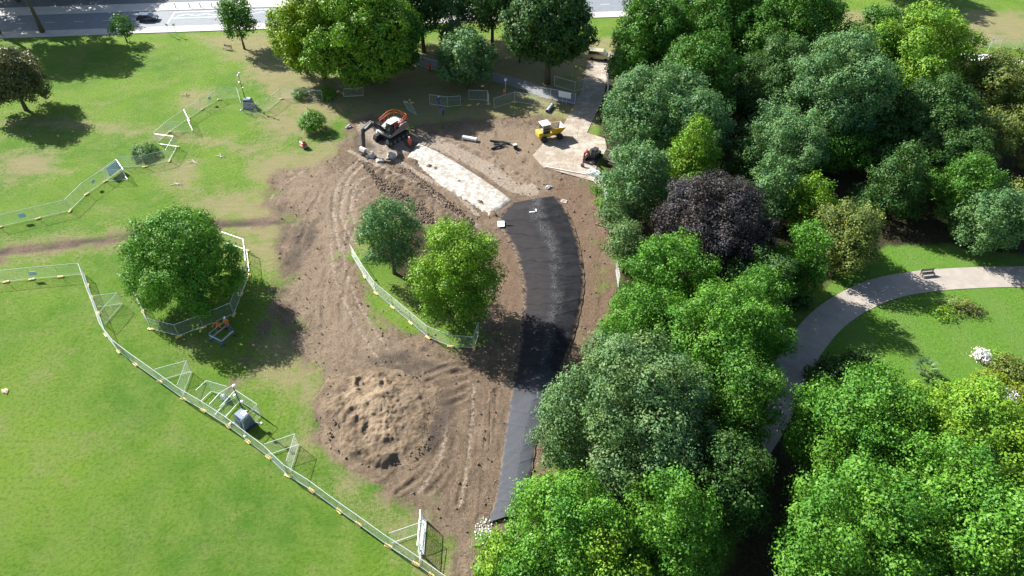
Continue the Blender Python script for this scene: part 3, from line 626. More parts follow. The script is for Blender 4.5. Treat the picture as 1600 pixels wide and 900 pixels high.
def tree(name, cx, cy, rx, h, kind, label, cat="tree", group=None, shape='round', n=26, clear=.12, rzf=None, leaf=.20, dens=2.3, K=15, tuft=.50, rb=.36, seed=None, droop=0, sq=.85, fill=.68, tr=None, aspect=None):
    global TN; TN += 1; seed = seed or TN * 13 + 5; rg = np.random.default_rng(seed)
    lo = h * clear; Rz = (h - lo) / 2; zc = lo + Rz
    p = G(cx, cy, zc); R = rx * .97 * depth(p) / F
    root = thing(name, (p.x, p.y, 0), 0, label, cat, group)
    bl = crown_blobs(R, Rz, zc, n, rg, shape, rb, fill)
    lod = max(1.0, depth(p) / 85.0)
    foliage("crown", bl, LM[kind], root, leaf * lod, dens / lod ** 1.7, K, tuft * lod ** .5, max(.15, lo * .5), droop, seed, sq=sq)
    make_trunk(R, zc, Rz, bl, root, rg, tr); return root

# left and middle, out on the grass
tree("broadleaf_tree", 285, 404, 86, 12.2, 'vivid', "dense bright green tree inside its own fence ring on the left lawn", n=34, clear=.02, shape='dome', rb=.33)
tree("broadleaf_tree", 607, 366, 50, 11.5, 'grey', "smaller grey green tree, left of the pair standing in the bare earth", n=22, rb=.34)
tree("broadleaf_tree", 714, 428, 73, 13.2, 'lime', "bright yellow green tree, right of the pair beside the black sheet", n=28, rb=.33)
tree("broadleaf_tree", 14, 120, 52, 11, 'brown', "brownish olive tree cut by the left edge of the picture", n=24, leaf=.23)
tree("street_tree", 189, 41, 19, 5.5, 'mid', "small round green tree by the road, left of the dark car", n=14, clear=.2)
tree("street_tree", 369, 28, 29, 10.0, 'mid', "slim upright green tree by the road near the zigzag marks", n=20, clear=.25, rb=.42)
tree("broadleaf_tree", 568, 46, 86, 18.5, 'lime', "largest spreading green tree at the top between road and excavator", n=36, clear=.08, leaf=.23)
tree("broadleaf_tree", 590, 66, 72, 14, 'mid', "plain green tree merging into the right flank of the largest spreading tree", n=26, clear=.08, leaf=.23)
tree("evergreen_shrub", 466, 98, 15, 4.4, 'dark', "dark upright shrub at the left foot of the added yellow leaved tree", cat="shrub", n=12, clear=.02, shape='cone')
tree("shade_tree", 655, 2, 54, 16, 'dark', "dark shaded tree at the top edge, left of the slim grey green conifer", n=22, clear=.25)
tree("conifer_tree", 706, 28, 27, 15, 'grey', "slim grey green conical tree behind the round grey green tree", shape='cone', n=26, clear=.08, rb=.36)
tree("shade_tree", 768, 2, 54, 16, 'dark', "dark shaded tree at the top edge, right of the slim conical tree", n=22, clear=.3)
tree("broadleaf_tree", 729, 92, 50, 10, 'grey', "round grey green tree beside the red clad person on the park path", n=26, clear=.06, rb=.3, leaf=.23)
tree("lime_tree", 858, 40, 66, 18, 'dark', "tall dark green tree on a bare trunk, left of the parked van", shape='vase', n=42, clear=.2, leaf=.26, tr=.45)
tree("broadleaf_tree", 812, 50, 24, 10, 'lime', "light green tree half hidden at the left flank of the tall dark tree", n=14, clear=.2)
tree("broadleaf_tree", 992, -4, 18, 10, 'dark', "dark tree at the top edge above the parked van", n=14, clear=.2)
tree("broadleaf_tree", 492, 46, 64, 17, 'yellow', "yellow leaved tree added as the sunlit left side of the big green one", n=24, clear=.08, leaf=.23)  # separate tree, its yellow paints the big tree's sunlit flank
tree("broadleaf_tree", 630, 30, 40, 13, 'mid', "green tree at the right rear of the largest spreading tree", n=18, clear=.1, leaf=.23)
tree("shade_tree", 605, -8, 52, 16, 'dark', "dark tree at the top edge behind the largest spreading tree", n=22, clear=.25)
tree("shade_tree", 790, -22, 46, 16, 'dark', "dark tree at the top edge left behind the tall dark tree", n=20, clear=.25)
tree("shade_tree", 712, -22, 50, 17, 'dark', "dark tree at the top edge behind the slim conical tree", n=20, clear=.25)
# the wood on the right, back to front
tree("broadleaf_tree", 1012, 66, 62, 18, 'mid', "dark green tree on the right side of the parked van", n=30, clear=.05, leaf=.23)
tree("broadleaf_tree", 1120, 38, 90, 19, 'mid', "very large fine leaved tree at the top edge, left half of the big pair", n=44, clear=.05, rb=.27)
tree("broadleaf_tree", 1225, 48, 92, 19, 'mid', "very large fine leaved tree at the top edge beside the open dry field", n=44, clear=.05, rb=.27)
tree("broadleaf_tree", 1095, 125, 62, 16, 'mid', "mid green tree behind the broad grey green tree at the wood's left edge", n=26, clear=.05)
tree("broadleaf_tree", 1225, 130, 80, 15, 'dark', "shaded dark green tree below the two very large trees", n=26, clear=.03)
tree("broadleaf_tree", 1035, 172, 88, 14, 'grey', "broad grey green tree at the wood's left edge beside the haul road", n=42, clear=.04, rb=.27)
tree("broadleaf_tree", 1430, 100, 92, 19, 'lime', "tall tree with yellow green top below the dry field", n=38, clear=.05, rb=.29)
tree("broadleaf_tree", 1310, 150, 92, 19, 'grey', "large pale grey green tree in the middle of the wood", n=44, clear=.04, rb=.28)
tree("broadleaf_tree", 1560, 150, 64, 14, 'olive', "olive green tree by the pale stone path at the right edge", n=28, clear=.05)
tree("broadleaf_tree", 1625, 210, 60, 11, 'olive', "olive tree cut by the right edge below the pale stone path", n=22, clear=.05)
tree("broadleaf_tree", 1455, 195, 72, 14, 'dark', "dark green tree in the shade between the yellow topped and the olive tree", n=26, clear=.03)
tree("broadleaf_tree", 1205, 205, 42, 10, 'grey', "grey green tree in the shade left of the large pale tree", n=18, clear=.05)
tree("broadleaf_tree", 1300, 225, 62, 9, 'mid', "low green tree in front of the large pale tree's foot", n=22, clear=.03)
tree("broadleaf_tree", 1168, 255, 40, 9, 'dark', "small dark tree tucked right of the yellow tipped conifer", n=16, clear=.03)
tree("broadleaf_tree", 995, 278, 60, 11, 'grey', "grey green tree leaning over the bare earth above the purple tree", n=30, clear=.03, rb=.28)
tree("conifer_tree", 1082, 244, 55, 13, 'lime', "yellow tipped green conifer between grey green trees", shape='cone', n=34, clear=.03, rb=.34, droop=.3)
tree("broadleaf_tree", 1207, 296, 40, 11, 'grey', "green tree directly right above the purple tree", n=22, clear=.04)
tree("broadleaf_tree", 1262, 318, 38, 9, 'lime', "light yellow green tree between the purple tree and the dark conical tree", n=20, clear=.03)
tree("conifer_tree", 1403, 282, 56, 12, 'dark', "dark conical tree with pale tip, behind the small lawn corner", shape='cone', n=34, clear=.02)
tree("broadleaf_tree", 1480, 250, 62, 11, 'dark', "dark low tree right of the dark conical tree", n=20, clear=.02)
tree("broadleaf_tree", 1328, 368, 52, 9.5, 'olive', "feathery olive green tree above the curve of the gravel path", n=26, clear=.03, droop=.3)
tree("broadleaf_tree", 1548, 345, 52, 10, 'grey', "dark glossy green tree behind the path near the right edge", n=22, clear=.03)
tree("broadleaf_tree", 1608, 335, 56, 10, 'olive', "mottled olive tree cut by the right edge above the gravel path", n=20, clear=.03)
tree("broadleaf_tree", 979, 386, 33, 8, 'dull', "pale green small tree at the wood's edge left of the purple tree", n=18, clear=.03)
tree("copper_beech", 1112, 362, 98, 14.5, 'purple', "dark purple leaved tree among the green trees", n=46, clear=.03, rb=.26)
tree("broadleaf_tree", 1254, 408, 45, 11, 'bright', "bright green tree directly right below the purple tree", n=24, clear=.03)
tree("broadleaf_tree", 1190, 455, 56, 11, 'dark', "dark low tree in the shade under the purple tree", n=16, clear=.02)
tree("broadleaf_tree", 1047, 440, 72, 13, 'bright', "bright green feathery tree directly below the purple tree", n=36, clear=.03, rb=.25, droop=.2, sq=.7)
tree("broadleaf_tree", 1005, 520, 78, 11.5, 'bright', "bright green feathery tree overhanging the black sheet's right bank", n=36, clear=.03, rb=.25, droop=.2, sq=.7)
tree("broadleaf_tree", 1130, 540, 100, 15, 'bright', "widest bright green feathery tree, left of the shaded gravel path", n=44, clear=.03, rb=.24, droop=.2, sq=.7)
tree("broadleaf_tree", 985, 655, 146, 15, 'dull', "broad dull green tree between the black sheet and the gravel path", n=56, clear=.03, rb=.23)
tree("broadleaf_tree", 880, 845, 112, 12.5, 'vivid', "light green tree at the bottom edge over the black sheet's end", n=42, clear=.03, rb=.25)
tree("broadleaf_tree", 1032, 830, 88, 13.5, 'bright', "bright green tree at the bottom edge under the broad dull tree", n=40, clear=.03, rb=.25)
tree("broadleaf_tree", 1345, 690, 118, 15, 'bright', "huge bright green tree at the gravel path's lower bend", n=50, clear=.05, rb=.23)
tree("broadleaf_tree", 1500, 715, 140, 15, 'lime', "yellow green finer leaved tree at the right edge below the round lawn", n=54, clear=.05, rb=.22)
tree("broadleaf_tree", 1330, 850, 126, 17, 'bright', "bright green tree at the bottom edge right of the shaded gap", n=50, clear=.05, rb=.23)
tree("broadleaf_tree", 1500, 880, 140, 17, 'vivid', "bright green tree filling the bottom right corner", n=54, clear=.05, rb=.23)
tree("broadleaf_tree", 1650, 800, 90, 14, 'vivid', "bright green tree cut by the right edge near the bottom corner", n=34, clear=.05, rb=.25)
tree("broadleaf_tree", 1150, 640, 66, 14, 'mid', "shaded green tree right behind the broad dull tree by the path", n=26, clear=.03)
tree("broadleaf_tree", 1178, 488, 58, 12.5, 'bright', "bright green tree reaching over the path's shaded bend", n=28, clear=.03, rb=.26, sq=.7)
tree("broadleaf_tree", 1085, 205, 60, 13, 'grey', "grey green tree filling the gap behind the yellow tipped conifer", n=24, clear=.03)
tree("broadleaf_tree", 1240, 232, 52, 11, 'grey', "grey green tree between the purple tree and the large pale tree", n=22, clear=.03)
tree("broadleaf_tree", 1510, 300, 52, 11, 'mid', "dark mid green tree above the sunlit strip of lawn", n=22, clear=.03)
tree("broadleaf_tree", 1370, 90, 56, 17, 'mid', "mid green tree behind the large pale tree near the dry field", n=26, clear=.05)
tree("broadleaf_tree", 1075, 850, 60, 10, 'mid', "green tree in half shade right at the bottom beside the dark gap", n=24, clear=.03)
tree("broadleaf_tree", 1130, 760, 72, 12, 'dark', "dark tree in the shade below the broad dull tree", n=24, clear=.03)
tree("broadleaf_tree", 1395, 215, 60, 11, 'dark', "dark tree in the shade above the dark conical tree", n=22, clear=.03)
tree("broadleaf_tree", 1535, 225, 40, 11, 'olive', "olive tree left of the sunlit gap near the right edge", n=18, clear=.03)
tree("broadleaf_tree", 1150, 330, 44, 9, 'dark', "dark tree half hidden behind the purple tree", n=18, clear=.03)
tree("broadleaf_tree", 940, 905, 80, 11, 'lime', "light green low tree at the bottom edge between its two taller neighbours", n=26, clear=.03)
tree("broadleaf_tree", 790, 890, 52, 8, 'lime', "lowest light green tree at the bottom edge over the bare earth", n=22, clear=.03)
tree("broadleaf_tree", 1450, 790, 100, 16, 'bright', "bright green tree between the three large ones of the lower right", n=40, clear=.05, rb=.24)
tree("broadleaf_tree", 960, 330, 26, 7, 'grey', "narrow grey green tree on the wood's edge above the pale small tree", n=14, clear=.03)
# trees just outside the picture whose shade falls into it
def tree_at(name, x, y, R, h, kind, label, n=24, clear=.1):
    p = Vector((x, y, 0)); rg = np.random.default_rng(int(abs(x * 7 + y))); root = thing(name, p, 0, label, "tree")
    lo = h * clear; Rz = (h - lo) / 2; zc = lo + Rz; bl = crown_blobs(R, Rz, zc, n, rg); foliage("crown", bl, LM[kind], root, .5, .8, 9, .7, .3, 0, int(x) % 99 + 3, sq=.85); make_trunk(R, zc, Rz, bl, root, rg)
# ================================================================== FENCES
M_GALV = mat("galvanised_tube", (.66, .70, .68), .38, metal=.35, var=.08)
M_WIRE = mat("galvanised_wire", (.55, .60, .57), .5, metal=.3)
M_YBLOCK = mat("yellow_block", (.80, .62, .17), .6, var=.12, vscale=6)
M_BAND = mat("orange_band", (.55, .22, .05), .6)
def make_panel():
    root = thing("mesh_fence", (0, 0, 0), 0, "x", "fence panel", "x"); L_ = 3.45
    b = MB(); r = .029
    b.tube([(0, 0, .14), (0, 0, 2.0)], r, 5).tube([(L_, 0, .14), (L_, 0, 2.0)], r, 5).tube([(0, 0, 2.0), (L_, 0, 2.0)], r, 5).tube([(0, 0, .18), (L_, 0, .18)], r, 5)
    b.build("frame", M_GALV, root)
    b = MB()
    for k in range(1, 23): x = L_ * k / 23; b.tube([(x, 0, .2), (x, 0, 1.98)], .0045, 3)
    for k in range(1, 9): z = .18 + 1.82 * k / 9; b.tube([(.02, 0, z), (L_ - .02, 0, z)], .0045, 3)
    b.build("mesh_infill", M_WIRE, root); return root
PANEL = make_panel(); PANEL_USED = [False]
def make_block():
    root = thing("fence_block", (0, 0, 0), 0, "x", "fence foot", "x")
    b = MB(); b.box((0, 0, .08), (.74, .30, .16), bev=.04); b.build("block", M_YBLOCK, root)
    b = MB(); b.box((-.22, 0, .166), (.09, .27, .012), bev=.004).box((.22, 0, .166), (.09, .27, .012), bev=.004).cyl((0, 0, .155), (0, 0, .20), .05, 8); b.build("band", M_BAND, root)
    return root
BLOCK = make_block(); BLOCK_USED = [False]
def place(src, used, loc, rz, label, group, sx=1, rx_=0.0):
    o = src if not used[0] else copy_tree(src); used[0] = True
    o.location = loc; o.rotation_euler = (rx_, 0, rz); o.scale = (sx, 1, 1); o['label'] = label; o['group'] = group; return o
def run(px, desc, start, blocks=True, lens=3.45, grp=None):
    """panels end to end along the ground line given by px; desc names the run, start the end it is counted from"""
    pts = [Vector(G(*p)) for p in px]; k = 0; nb = 0
    for a, c in zip(pts[:-1], pts[1:]):
        d = c - a; n = max(1, round(d.length / lens)); ang = math.atan2(d.y, d.x)
        for i in range(n):
            p = a + d * (i / n)
            place(PANEL, PANEL_USED, p, ang, f"{ORD[k]} mesh panel of the {desc} from {start}", grp or desc, d.length / n / 3.45); k += 1
            if blocks and (i > 0 or a != pts[0]):
                place(BLOCK, BLOCK_USED, p, ang + .15 * math.sin(k * 5), f"{ORD[nb]} yellow foot of the {desc} from {start}", "yellow feet of the " + (grp or desc)); nb += 1
def vee(a, tip, c, desc):
    pts = [Vector(G(*p)) for p in (a, tip, c)]
    for (p, q_, side) in ((pts[0], pts[1], "left"), (pts[1], pts[2], "right")):
        d = q_ - p; place(PANEL, PANEL_USED, p, math.atan2(d.y, d.x), f"{side} panel of the V shaped brace {desc}", "fence panels bracing the runs in V shapes", d.length / 3.45)
LAWN = "long lawn fence"
run([(-75, 449), (-32, 445), (10, 441), (50, 437), (95, 433), (132, 429.5)], "far left lawn fence", "the left")
run([(132, 429.5), (144, 465), (154, 490), (166, 524), (186, 550), (212, 570), (250, 597), (287, 624), (318, 642), (357, 667), (420, 715), (450, 744), (487, 767), (530, 799), (560, 820), (607, 854), (650, 882), (675, 900), (710, 925)], LAWN, "its top corner", lens=3.3)
vee((153, 481), (192, 476), (164, 508), "near the top corner of the long lawn fence")
vee((252, 595), (300, 582), (286, 620), "left of the camera tower on the lawn")
vee((420, 712), (467, 696), (454, 738), "right of the camera tower on the lawn")
vee((612, 850), (664, 832), (656, 880), "by the stacked panels at the bottom")
run([(-45, 366), (0, 355.5), (60, 342), (110, 330), (136, 304), (165, 284), (189, 266)], "upper left fence", "the left")
vee((165, 284), (200, 282), (189, 266), "at the right end of the upper left fence")
run([(192, 262), (227, 261), (265, 252), (277, 230), (248, 226)], "bush enclosure fence", "the lower left")
run([(246, 224), (265, 207), (295, 186), (317, 171), (343, 156), (374, 153)], "fence up to the top left tower", "the bush")
vee((262, 208), (302, 206), (293, 188), "between bush and top left camera tower")
run([(374, 153), (381, 177), (402, 178), (418, 173)], "top left tower enclosure", "the left", blocks=False)
run([(418, 173), (440, 155), (475, 155), (505, 158)], "short fence beside the top left tower", "the tower")
run([(212, 460), (236, 515), (280, 526), (318, 512), (366, 492), (378, 460), (390, 430), (386, 392), (352, 380)], "ring round the dense left tree", "the left", lens=3.4)
run([(550, 400), (570, 433), (588, 459), (614, 481), (642, 505), (669, 528), (704, 542), (741, 545), (748, 522)], "curved fence round the inner trees", "the top")
run([(336, 650), (352, 632), (372, 620)], "lawn tower enclosure's left side", "the lawn fence", blocks=False)
run([(352, 654), (372, 632), (376, 628)], "lawn tower enclosure's middle line", "the lawn fence", blocks=False)
run([(376, 628), (409, 650), (384, 676)], "lawn tower enclosure's right side", "the top", blocks=False)
run([(315, 628), (331, 613), (362, 622)], "wing left of the lawn tower", "the lawn fence", blocks=False)
run([(672, 164), (700, 168), (720, 166)], "shaded fence by the blue clad worker", "the left", blocks=False)
run([(733, 157), (762, 158), (764, 166)], "shaded fence behind the white pipe", "the left")
run([(772, 170), (804, 160), (835, 165), (858, 167)], "shaded fence left of the site board", "the left")
run([(838, 152), (860, 155), (898, 163)], "fence carrying the white site board", "the left")
run([(866, 135), (898, 144), (912, 140)], "fence across the path mouth", "the left", blocks=False)
run([(948, 126), (950, 148), (944, 164)], "gate at the haul road", "the top", blocks=False)
run([(921, 278), (943, 300), (947, 330)], "fence beside the bright weeds", "the top", blocks=False)
run([(962, 424), (966, 450)], "short fence at the wood's edge", "the top")
run([(640, 98), (672, 108), (700, 115)], "fence along the shaded park path", "the left")
run([(1500, 72), (1530, 73), (1560, 76), (1587, 77), (1640, 80)], "fence along the far right strip", "the left")
# leaning stack of panels by the bottom brace
for k, (dx, ln) in enumerate([(0, .05), (.14, .1), (.28, .16), (.42, .22)]):
    a = G(657, 868); c = G(660, 832); d = c - a
    o = place(PANEL, PANEL_USED, a + Vector((dx * .8, 0, -.05)), math.atan2(d.y, d.x), f"{ORD[k]} panel from the left in the leaning stack at the bottom", "fence panels leaning in a stack", .98, rx_=-ln)
# loose panels lying about
for k, (px, py, a, tilt, wd) in enumerate([(537, 152, .12, .15, "left of the orange railed excavator"), (652, 180, 1.9, .5, "right of the orange railed excavator"), (930, 245, -.6, .2, "by the weeds behind the small excavator")]):
    o = place(PANEL, PANEL_USED, G(px, py, .05), a, "loose mesh panel lying low on the ground " + wd, "loose fence panels", 1); o.rotation_euler = (R_(-78) + tilt, 0, a)
for k, (px, py, a) in enumerate([(634, 160, .5), (640, 157, 1.7), (644, 161, .2), (733, 165, .3), (747, 163, 1.0), (763, 163, .1), (894, 172, 1.2), (933, 173, 1.3), (905, 90, .4), (900, 105, 1.3)]):
    wd = ["leftmost of the three in the shade right of the large excavator", "topmost of the three in the shade right of the large excavator", "rightmost of the three in the shade right of the large excavator", "leftmost of three in the shade above the white pipe", "middle one of three in the shade above the white pipe", "rightmost of three in the shade above the white pipe",
          "at the left edge of the haul road by the gate", "at the right edge of the haul road by the gate", "in the dry grass left of the van, the upper one", "in the dry grass left of the van, the lower one"][k]
    place(BLOCK, BLOCK_USED, G(px, py), a, "yellow foot " + wd, "loose yellow fence feet")
# ---- signs hung on fences
M_SIGN = mat("sign_white", (.74, .78, .80), .5, var=.05); M_SIGNB = mat("sign_blue_grey", (.45, .60, .72), .5, var=.2, vscale=2); M_INK = mat("sign_print", (.08, .12, .25), .6)
def sign_on(px, py, w_, h_, z, ang, m, label, face=-1):
    p = G(px, py); root = thing("sign", p, ang, label, "sign")
    b = MB(); b.box((0, face * .05, z), (w_, .02, h_), bev=.004); b.build("board", m, root)
    b = MB()
    for k in range(4): b.box((0, face * .064, z + h_ * (.28 - .18 * k)), (w_ * (.8 - .1 * (k % 2)), .004, h_ * .05))
    b.build("print", M_INK if m is M_SIGN else M_SIGN, root)
def fang(a, c): d = G(*c) - G(*a); return math.atan2(d.y, d.x)
sign_on(40, 346, .9, .7, 1.1, fang((0, 355), (60, 342)), M_SIGNB, "small pale blue sign on the upper left fence near the left edge")
sign_on(150, 294, .6, .6, 1.2, fang((136, 304), (165, 284)), M_SIGN, "small white sign on the upper left fence below the blue banner")
sign_on(181, 272, 2.4, 1.5, 1.05, fang((165, 284), (189, 266)), M_SIGNB, "large pale blue banner on the fence beside the V brace")
sign_on(330, 163, .6, .6, 1.2, fang((317, 171), (343, 156)), M_SIGN, "small white sign on the fence left of the top left camera tower")
sign_on(57, 436, .9, .6, 1.0, fang((50, 437), (95, 433)), M_SIGNB, "pale blue sign on the far left lawn fence")
p = G(882, 162); root = thing("site_board", p, fang((860, 155), (898, 163)), "white three part site board standing on the fence by the haul road", "sign")
b = MB()
b.box((-.78, -.1, 1.75), (.74, .03, 1.1), bev=.005).box((0, -.1, 1.75), (.74, .03, 1.1), bev=.005).box((.78, -.1, 1.75), (.74, .03, 1.1), bev=.005); b.build("board", M_SIGN, root)
b = MB(); [b.tube([(x, -.05, 0), (x, -.05, 2.3)], .03, 6) for x in (-.39, .39)]; b.build("post", M_GALV, root)

# ================================================================== MACHINES
M_DARK = mat("dark_machine_paint", (.035, .037, .040), .45, var=.3, vscale=4); M_RUBBER = mat("black_rubber", (.025, .025, .026), .8, var=.3)
M_ORANGE = mat("orange_red_rail", (.62, .10, .03), .45); M_BODY = mat("grey_white_body", (.24, .235, .21), .45, var=.15, vscale=3); M_CREAM = mat("cream_roof", (.66, .62, .42), .5, var=.1)
M_GLASS = mat("dark_glass", (.02, .03, .035), .08, spec=.9); M_STEEL = mat("worn_steel", (.30, .28, .26), .45, metal=.7, var=.3); M_YELLOW = mat("yellow_paint", (.58, .40, .04), .4, var=.12, vscale=4)
M_WHITEP = mat("white_machine_paint", (.78, .78, .74), .35, var=.06, vscale=3); M_RED = mat("red_paint", (.50, .06, .03), .4, var=.15); M_MUD = mat("dry_mud", (.26, .20, .14), .9, var=.3)
def crawler(root, L_, wd, h_, gauge):
    for s in (-1, 1):
        prof = [(-L_ / 2 + h_ * .35, 0), (L_ / 2 - h_ * .35, 0), (L_ / 2 - h_ * .05, h_ * .3), (L_ / 2, h_ * .6), (L_ / 2 - h_ * .2, h_), (-L_ / 2 + h_ * .2, h_), (-L_ / 2, h_ * .6), (-L_ / 2 + h_ * .05, h_ * .3)]
        b = MB(); b.prism(prof, s * gauge / 2 - wd / 2, s * gauge / 2 + wd / 2)
        n = int(L_ / .22)
        for k in range(n):
            x = -L_ / 2 + .25 + (L_ - .5) * k / (n - 1); b.box((x, s * gauge / 2, h_ + .015), (.1, wd * 1.02, .05)).box((x, s * gauge / 2, .01), (.1, wd * 1.02, .05))
        t = b.build("track", M_RUBBER, root)
        b = MB()
        for k in range(5): x = -L_ / 2 + h_ * .5 + (L_ - h_) * k / 4; b.lathe([(.02, -.02), (h_ * .3, -.01), (h_ * .3, .03), (.02, .04)], (x, s * (gauge / 2 + wd / 2), h_ * .42), 10, 'Y')
        b.build("roller", M_STEEL, t)
    b = MB(); b.box((0, 0, h_ * .62), (L_ * .5, gauge - wd, h_ * .4), bev=.04).cyl((0, 0, h_ * .7), (0, 0, h_ + .18), wd * 1.1, 18); b.build("undercarriage", M_DARK, root)
def arm_box(b, p, q_, w_, h0, h1):
    """tapered box beam in the x-z plane"""
    p = Vector(p); q_ = Vector(q_); d = (q_ - p); u = Vector((-d.z, 0, d.x)).normalized()
    b.prism([((p + u * h0)[0], (p + u * h0)[2]), ((q_ + u * h1)[0], (q_ + u * h1)[2]), ((q_ - u * h1)[0], (q_ - u * h1)[2]), ((p - u * h0)[0], (p - u * h0)[2])], p.y - w_ / 2, p.y + w_ / 2, bev=.02)
def bucket(parent, p, sc, m, flip=1):
    prof = [(0, .1), (.35, 0), (.62, -.3), (.6, -.75), (.28, -1.0), (-.22, -.92), (-.20, -.88), (.25, -.94), (.53, -.72), (.55, -.32), (.3, -.06), (0, .02)]
    b = MB(); b.prism([(p[0] - flip * x * sc + .0, p[2] + z * sc) for x, z in prof], -.55 * sc, .55 * sc)
    for s in (-1, 1): b.prism([(p[0] - flip * x * sc, p[2] + z * sc) for x, z in [(0, .1), (.35, 0), (.62, -.3), (.6, -.75), (.28, -1.0), (-.22, -.92), (-.1, -.4)]], s * .55 * sc - .02, s * .55 * sc + .02)
    bk = b.build("bucket", m, parent)
    b = MB(); [b.box((p[0] + flip * .3 * sc, y * sc, p[2] - .9 * sc), (.2 * sc, .09 * sc, .05 * sc), bev=.005) for y in (-.45, -.22, 0, .22, .45)]; b.build("tooth", M_STEEL, bk)
def excavator(loc, rz, label, S=1.0, small=False):
    root = thing("excavator", loc, rz, label, "excavator"); root.scale = (S, S, S)
    crawler(root, 4.1, .6, .85, 2.35)
    z0 = 1.05
    if not small:
        b = MB(); b.prism([(1.4, z0), (1.4, z0 + .35), (.9, z0 + .5), (-.9, z0 + 1.05), (-2.0, z0 + 1.0), (-2.35, z0 + .7), (-2.3, z0 + .05), (-1.9, z0)], -1.3, 1.3, bev=.06); body = b.build("body", M_BODY, root)
        b = MB(); b.box((-1.1, 0, z0 + 1.13), (1.5, 1.7, .14), bev=.04).cyl((-.8, -.5, z0 + 1.15), (-.8, -.5, z0 + 1.5), .07, 8).box((-1.5, .5, z0 + 1.24), (.5, .5, .12), bev=.02); b.build("engine_cover", M_WHITEP, body)
        b = MB(); b.box((-2.1, 0, z0 + .5), (.55, 2.5, .95), bev=.12); b.build("counterweight", M_DARK, root)
        for k, z in enumerate((1.45, 1.8)):
            pass
        b = MB()
        for z in (1.55, 1.95): b.tube([(.5, 1.42, z0 + z * .8 + .1), (-1.2, 1.45, z0 + z + .05), (-2.1, 1.2, z0 + z + .05), (-2.35, 0, z0 + z + .05), (-2.1, -1.2, z0 + z + .05), (-1.2, -1.45, z0 + z + .05), (.5, -1.42, z0 + z * .8 + .1)], .05, 6)
        for (x, y, t_) in [(.5, 1.42, 1.62), (-.4, 1.43, 1.8), (-1.2, 1.45, 1.98), (-2.1, 1.2, 1.98), (-2.35, 0, 1.98), (-2.1, -1.2, 1.98), (-1.2, -1.45, 1.98), (-.4, -1.43, 1.8), (.5, -1.42, 1.62)]: b.tube([(x, y, z0 + .5), (x, y, z0 + t_)], .045, 6)
        b.build("railing", M_ORANGE, root)
        cab_y = .75; cabm = M_DARK; roofm = M_CREAM; armm = M_DARK; cw = 1.05; cl = 1.6
    else:
        b = MB(); b.prism([(1.2, z0), (1.2, z0 + .3), (.6, z0 + .5), (-.7, z0 + .8), (-1.5, z0 + .75), (-1.75, z0 + .4), (-1.7, z0)], -1.15, 1.15, bev=.08); b.build("body", M_DARK, root)
        b = MB(); b.box((-1.55, 0, z0 + .35), (.35, 2.1, .6), bev=.1); b.build("counterweight", M_DARK, root)
        cab_y = .5; cabm = M_DARK; roofm = M_DARK; armm = M_RED; cw = 1.1; cl = 1.5
    cx = .35
    b = MB(); b.prism([(cx + cl / 2, z0 + .3), (cx + cl / 2 + .08, z0 + .9), (cx + cl / 2 - .25, z0 + 1.85), (cx - cl / 2, z0 + 1.85), (cx - cl / 2, z0 + .3)], cab_y - cw / 2, cab_y + cw / 2, bev=.05); cab = b.build("cab", cabm, root)
    b = MB(); b.box((cx - .12, cab_y, z0 + 1.9), (cl * .95, cw * .98, .1), bev=.04); b.build("roof", roofm, cab)
    b = MB()
    for s in (-1, 1): b.prism([(cx + cl / 2 - .12, z0 + .8), (cx + cl / 2 - .3, z0 + 1.75), (cx - cl / 2 + .12, z0 + 1.75), (cx - cl / 2 + .12, z0 + .8)], cab_y + s * cw / 2 - .006, cab_y + s * cw / 2 + .012)
    b.prism([(cx + cl / 2 + .075, z0 + .98), (cx + cl / 2 - .2, z0 + 1.78), (cx + cl / 2 - .17, z0 + 1.78), (cx + cl / 2 + .11, z0 + .98)], cab_y - cw / 2 + .1, cab_y + cw / 2 - .1); b.build("window", M_GLASS, cab)
    by = -.12 if not small else -.45
    P0, P1, P2 = ((.9, by, z0 + .5), (3.0, by, z0 + 2.55), (4.9, by, z0 + 2.15)) if not small else ((1.0, by, z0 + .4), (2.1, by, z0 + 2.1), (3.6, by, z0 + 1.9))
    P3 = (4.95, by, .95) if not small else (3.7, by, .75)
    b = MB(); arm_box(b, P0, P1, .42 if not small else .28, .2, .3 if not small else .2); arm_box(b, P1, P2, .4 if not small else .26, .3 if not small else .2, .16); bo = b.build("boom", armm, root)
    b = MB(); arm_box(b, (P2[0] - .25, by, P2[2] + .4), P3, .3 if not small else .22, .24, .13); b.build("stick", armm, root)
    b = MB()
    for s in (-1, 1): b.cyl((1.1, by + s * .3, z0 + .3), (P1[0] - .5, by + s * .3, P1[2] - .55), .065, 8)
    b.cyl((P1[0] + .1, by, P1[2] + .45), (P2[0] - .2, by, P2[2] + .5), .075, 8).cyl((P2[0] + .18, by, P2[2] - .1), (P3[0] + .3, by, P3[2] + .25), .06, 8); b.build("hydraulic_ram", M_STEEL, bo)
    gx = root; bb = bpy.data.objects.new("dummy", None)
    bucket(root, (P3[0] + .1, 0, P3[2]), .85 if not small else .6, M_STEEL if not small else M_DARK, -1)
    bk = [c_ for c_ in root.children if c_.name.startswith("bucket")][-1]; bk.location.y = by
    if small:
        b = MB(); b.box((2.35, 0, .35), (.12, 2.5, .5), bev=.03).box((2.0, .6, .4), (.8, .12, .14)).box((2.0, -.6, .4), (.8, .12, .14)); b.build("dozer_blade", M_DARK, root)
    return root
def rot_of(a, c): return fang(a, c)
E1 = G(612, 216); E1b = G(571, 241)
excavator(E1, math.atan2(E1b.y - E1.y, E1b.x - E1.x), "large crawler excavator with orange railing, dark boom and cream cab roof", 1.2)
E2 = G(926, 249); E2b = G(903, 272)
